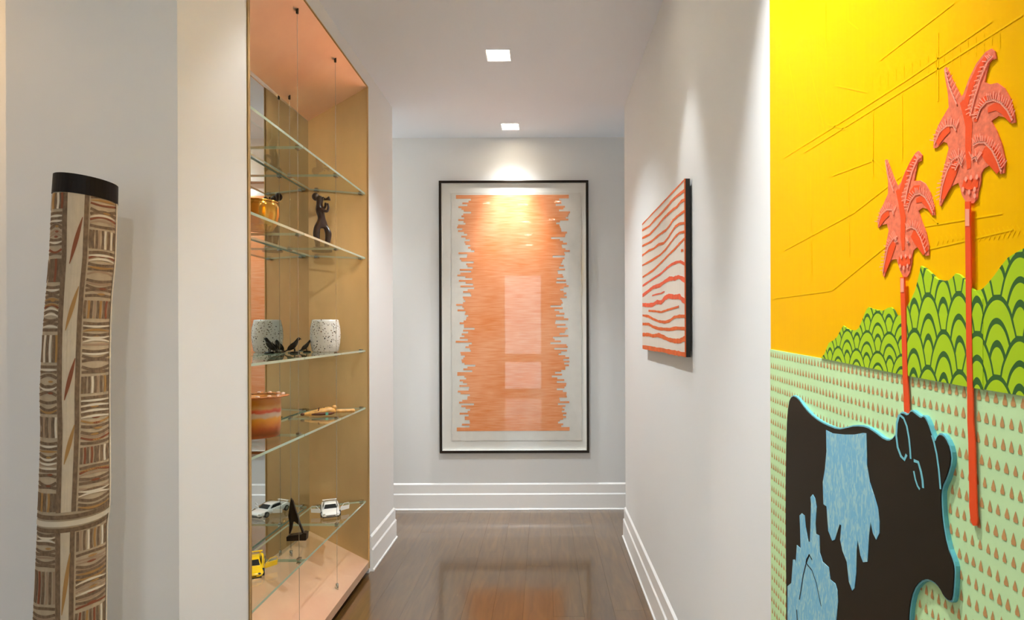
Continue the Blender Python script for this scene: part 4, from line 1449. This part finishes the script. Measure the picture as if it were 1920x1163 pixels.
for l, w, nm in (([(182, 185), (162, 260), (156, 370), (170, 480), (200, 560), (232, 592), (252, 545)], 0.0042, 'ear_line'), ([(188, 185), (225, 215), (255, 290), (275, 400), (285, 500), (290, 585)], 0.0034, 'ear_line'), ([(318, 600), (360, 615), (385, 700), (400, 780), (405, 850)], 0.0040, 'eye_line'), ([(318, 695), (333, 770), (353, 830), (374, 862)], 0.0030, 'eye_line'), ([(485, 370), (505, 430), (530, 540), (550, 680), (560, 790), (566, 860)], 0.0030, 'ear_line')):
    MB().ribbon([mm(a, b, OC + 0.0004) for a, b in C5(l)], w, (-1, 0, 0)).build(nm, M['cyan'], cow, world=True)

# ------------------------------------------------------------------ painted pole
KP = 853.0
YP = FPX / KP
prof_px = [(335, 102, 222.5), (372, 99, 222), (420, 96, 221), (489, 93, 219), (546, 88, 213), (602, 83, 210), (659, 79.4, 209), (739, 75.8, 208.3), (796, 78, 209), (910, 74, 209.5), (955, 72, 209), (987, 71.5, 204), (1006, 70.5, 204), (1085, 66.5, 203), (1163, 63, 202), (1400, 54, 196), (1693, 46, 190)]
view = Vector((-(142 - VPX) / KP, -YP, 0)).normalized()       # from the pole to the camera
right = Vector((-view.y, view.x, 0))
if right.x < 0:
    right = -right
cosf = YP / math.hypot((142 - VPX) / KP, YP)


def lerp_prof(py):
    for i in range(len(prof_px) - 1):
        a, b = prof_px[i], prof_px[i + 1]
        if a[0] <= py <= b[0]:
            u = (py - a[0]) / (b[0] - a[0])
            return a[1] + u * (b[1] - a[1]), a[2] + u * (b[2] - a[2])
    return prof_px[-1][1:] if py > prof_px[-1][0] else prof_px[0][1:]


def pole_axis(py):
    l, r = lerp_prof(py)
    cx = (l + r) / 2
    v = on_y(cx, py, YP)
    return v, (r - l) / 2 / KP * cosf


def pole_pt(s, py, off=0.0):
    """s: -1..1 across the silhouette as seen from the hall"""
    c_, r_ = pole_axis(py)
    a = math.asin(max(-1, min(1, s)))
    v = c_ + (right * math.sin(a) + view * math.cos(a)) * (r_ + off)
    v.z = max(v.z, 0.0)
    return v


pole_base, _ = pole_axis(1693)
pole = thing('painted_pole', 'tall painted hollow log pole with a black cap, standing before the left wall', 'pole', (pole_base.x, YP, 0))
M['bark'] = pm('cream_ochre_ground', S(186, 164, 134), 0.8, spec=0.2, noise=(60, 0.10, (1, 1, 0.3)))
M['umber'] = pm('umber_ochre_paint', S(126, 102, 78), 0.85, spec=0.15, noise=(200, 0.25, (1, 1, 0.5)))
M['ochre'] = pm('yellow_ochre_paint', S(172, 130, 78), 0.85, spec=0.15)
M['rust'] = pm('red_ochre_paint', S(140, 84, 58), 0.85, spec=0.15)
M['taupe'] = pm('taupe_wash_paint', S(168, 140, 112), 0.85, spec=0.15)
M['cream'] = pm('white_clay_paint', S(222, 206, 180), 0.85, spec=0.15)
M['spine'] = pm('pale_clay_ground', S(206, 188, 160), 0.85, spec=0.15, noise=(90, 0.06, (1, 1, 0.4)))
M['capblack'] = pm('black_brown_cap', S(24, 15, 8), 0.55, spec=0.2)
NP = 48
rings = []
levels = [366 + (1693 - 366) * i / 60 for i in range(61)]
for py in levels:
    c_, r_ = pole_axis(py)
    rings.append([Vector((c_.x + r_ * math.cos(2 * PI * i / NP), c_.y + r_ * math.sin(2 * PI * i / NP), max(0, c_.z))) for i in range(NP)])
# tilt the top to follow the cap
for k_, rg in enumerate(rings[:2]):
    c_, r_ = pole_axis(levels[k_])
    for i, v_ in enumerate(rg):
        v_.z -= 0.0045 * ((v_ - c_).dot(right) / r_)
MB().loft(rings).build('log', M['bark'], pole, world=True, smooth=True)
# the cap: a black band with a slanted rim, open at the top
c_, r_ = pole_axis(338)
c2, r2_ = pole_axis(370)
mb = MB()
def capring(c_, r_, z, tilt):
    return [Vector((c_.x + r_ * math.cos(2 * PI * i / NP), c_.y + r_ * math.sin(2 * PI * i / NP), z - tilt * (math.cos(2 * PI * i / NP) * right.x + math.sin(2 * PI * i / NP) * right.y))) for i in range(NP)]
zt, zb = EYE + (617 - 336.5) / KP, EYE + (617 - 371) / KP
mb.loft([capring(c2, r2_ + 0.0016, zb, 0.0055), capring(c_, r_ + 0.0016, zt, 0.006), capring(c_, r_ - 0.008, zt + 0.0005, 0.006), capring(c_, r_ - 0.010, zt - 0.03, 0.006)])
mb.build('black_cap', M['capblack'], pole, world=True, smooth=False)

PAINT = {k: MB() for k in ('umber', 'ochre', 'rust', 'taupe', 'cream', 'spine')}
OFF = {'spine': 0.0003, 'umber': 0.0007, 'ochre': 0.0009, 'rust': 0.0009, 'taupe': 0.0005, 'cream': 0.0011}


def pstroke(col, pts, wpx):
    """pts: (s, py) on the pole; width in picture pixels"""
    pts = list(pts)
    v, f = [], []
    ws = wpx if isinstance(wpx, (list, tuple)) else [wpx] * len(pts)
    for i, (s, py) in enumerate(pts):
        l, r = lerp_prof(py)
        half = (r - l) / 2
        i0, i1 = max(i - 1, 0), min(i + 1, len(pts) - 1)
        tx = (pts[i1][0] - pts[i0][0]) * half
        ty = pts[i1][1] - pts[i0][1]
        ll = math.hypot(tx, ty) or 1
        nx, ny = -ty / ll, tx / ll
        for sg in (-1, 1):
            v.append(pole_pt(s + sg * nx * ws[i] / 2 / half, py + sg * ny * ws[i] / 2, OFF[col]))
    f = [(2 * i, 2 * i + 1, 2 * i + 3, 2 * i + 2) for i in range(len(pts) - 1)]
    PAINT[col].add(v, f)


rp = random.Random(21)


def sL(py):
    for (a, va), (b, vb) in zip([(366, -0.60), (739, -0.44), (940, -0.44), (1163, -0.32)], [(739, -0.44), (940, -0.44), (1163, -0.32), (1700, -0.30)]):
        if a <= py <= b:
            return va + (vb - va) * (py - a) / (b - a)
    return -0.3


def sR(py):
    for (a, va), (b, vb) in zip([(366, 0.08), (739, 0.07), (940, 0.0), (1163, 0.05)], [(739, 0.07), (940, 0.0), (1163, 0.05), (1700, 0.05)]):
        if a <= py <= b:
            return va + (vb - va) * (py - a) / (b - a)
    return 0.05


def hcell(y0, y1, s0f, s1f, seedcurve):
    n = max(2, int(round((y1 - y0) / 10.5)))
    for i in range(n + 1):
        yy = y0 + 3 + (y1 - y0 - 6) * i / n
        cv = rp.choice((-6, -3, 0, 3, 6)) if 0 < i < n else rp.choice((-2, 0, 2))
        col = 'umber' if (i % 3 != 1 or rp.random() < 0.35) else rp.choice(('ochre', 'taupe', 'umber', 'rust'))
        m_ = 12
        pts = [(s0f(yy) + (s1f(yy) - s0f(yy)) * j / m_, yy + cv * math.sin(PI * j / m_)) for j in range(m_ + 1)]
        pstroke(col, pts, 5.2 if col == 'umber' else 3.6)
        if i < n and rp.random() < 0.7:
            y2 = yy + (y1 - y0) / n * 0.5
            pts = [(s0f(y2) + (s1f(y2) - s0f(y2)) * j / m_, y2 + cv * 0.8 * math.sin(PI * j / m_)) for j in range(m_ + 1)]
            pstroke(rp.choice(('taupe', 'cream', 'cream', 'ochre', 'taupe')), pts, [1.0 + 3.4 * math.sin(PI * (j + 0.3) / (m_ + 0.6)) for j in range(m_ + 1)])
        if rp.random() < 0.35 and i < n:
            y2 = yy + (y1 - y0) / n * 0.55
            a = rp.uniform(0.3, 0.5)
            pts = [(s0f(y2) + (s1f(y2) - s0f(y2)) * (a + 0.06 * j), y2) for j in range(6)]
            pstroke(rp.choice(('rust', 'ochre')), pts, [0.8, 3, 4, 4, 3, 0.8])


def vcell(y0, y1, s0f, s1f, wide):
    n = 8 if wide else 5
    for i in range(n + 1):
        u = (i + 0.35) / (n + 0.7)
        col = 'umber' if i % 2 == 0 else rp.choice(('taupe', 'ochre', 'umber', 'cream', 'rust'))
        bend = rp.uniform(-0.025, 0.025)
        pts = []
        for j in range(7):
            yy = y0 + 3 + (y1 - y0 - 6) * j / 6
            pts.append((s0f(yy) + (s1f(yy) - s0f(yy)) * u + bend * math.sin(PI * j / 6), yy))
        pstroke(col, pts, 4.8 if col == 'umber' else 4.0)


R_cells = [('h', 374, 431), ('v', 433, 473), ('h', 475, 560), ('v', 562, 601), ('h', 603, 699), ('v', 701, 738), ('h', 740, 828), ('v', 830, 866), ('h', 868, 947), ('v', 982, 1024), ('h', 1026, 1128), ('v', 1130, 1186), ('h', 1190, 1290), ('v', 1292, 1340), ('h', 1344, 1450), ('v', 1454, 1500), ('h', 1504, 1610), ('v', 1614, 1685)]
L_cells = [('v', 369, 404), ('h', 406, 486), ('v', 488, 536), ('h', 538, 622), ('v', 625, 680), ('h', 682, 770), ('v', 772, 815), ('h', 818, 905), ('v', 908, 947), ('h', 982, 1045), ('v', 1048, 1112), ('h', 1115, 1200), ('v', 1204, 1260), ('h', 1264, 1360), ('v', 1364, 1420), ('h', 1424, 1520), ('v', 1524, 1580), ('h', 1584, 1685)]
for ty, a, b in R_cells:
    (hcell if ty == 'h' else vcell)(a, b, lambda y: sR(y) + 0.07, lambda y: 0.93, 0 if ty == 'h' else True)
for ty, a, b in L_cells:
    (hcell if ty == 'h' else vcell)(a, b, lambda y: -0.985, lambda y: sL(y) - 0.07, 0 if ty == 'h' else False)
# spine: two umber borders, a pale middle and slanting rust and ochre streaks
for a, b in ((372, 946), (982, 1690)):
    ys_ = [a + (b - a) * i / 40 for i in range(41)]
    for u_ in (0.18, 0.36, 0.54, 0.72):
        pstroke('spine', [(sL(y) + (sR(y) - 0.04 - sL(y)) * (u_ + 0.05), y) for y in ys_], 10.5)
    pstroke('umber', [(sL(y), y) for y in ys_], 8.5)
    pstroke('umber', [(sR(y) - 0.04, y) for y in ys_], 8.5)
    pstroke('taupe', [(sL(y) - 0.055, y) for y in ys_], 2.0)
for y0, y1, col in ((415, 500, 'rust'), (540, 620, 'ochre'), (670, 745, 'rust'), (790, 860, 'ochre'), (1020, 1130, 'ochre'), (1150, 1240, 'rust'), (1300, 1400, 'ochre')):
    pts = []
    ws = []
    for j in range(12):
        u = j / 11
        y = y0 + (y1 - y0) * u
        pts.append((sL(y) + (sR(y) - sL(y)) * (0.78 - 0.52 * u), y))
        ws.append(0.6 + 7.0 * math.sin(PI * (u * 0.94 + 0.03)))
    pstroke(col, pts, ws)
# the pale ring round the pole
for dy, col, w in ((953, 'umber', 8), (965, 'cream', 10), (977, 'umber', 8)):
    pts = [(-0.99 + 1.98 * j / 30, dy - 5 * (max(0, (-0.99 + 1.98 * j / 30)) ** 4) + 2 * math.sin(PI * j / 30)) for j in range(31)]
    pstroke(col, pts, w)
# right-hand margin line
pstroke('cream', [(0.965, 376 + (1690 - 376) * j / 60) for j in range(61)], 3)
NAMES = {'umber': 'umber_painting', 'ochre': 'ochre_painting', 'rust': 'rust_painting', 'taupe': 'taupe_painting', 'cream': 'clay_painting', 'spine': 'spine_painting'}
for k_, mb in PAINT.items():
    mb.build(NAMES[k_], M[k_], pole, world=True, kind='stuff', recalc=False)
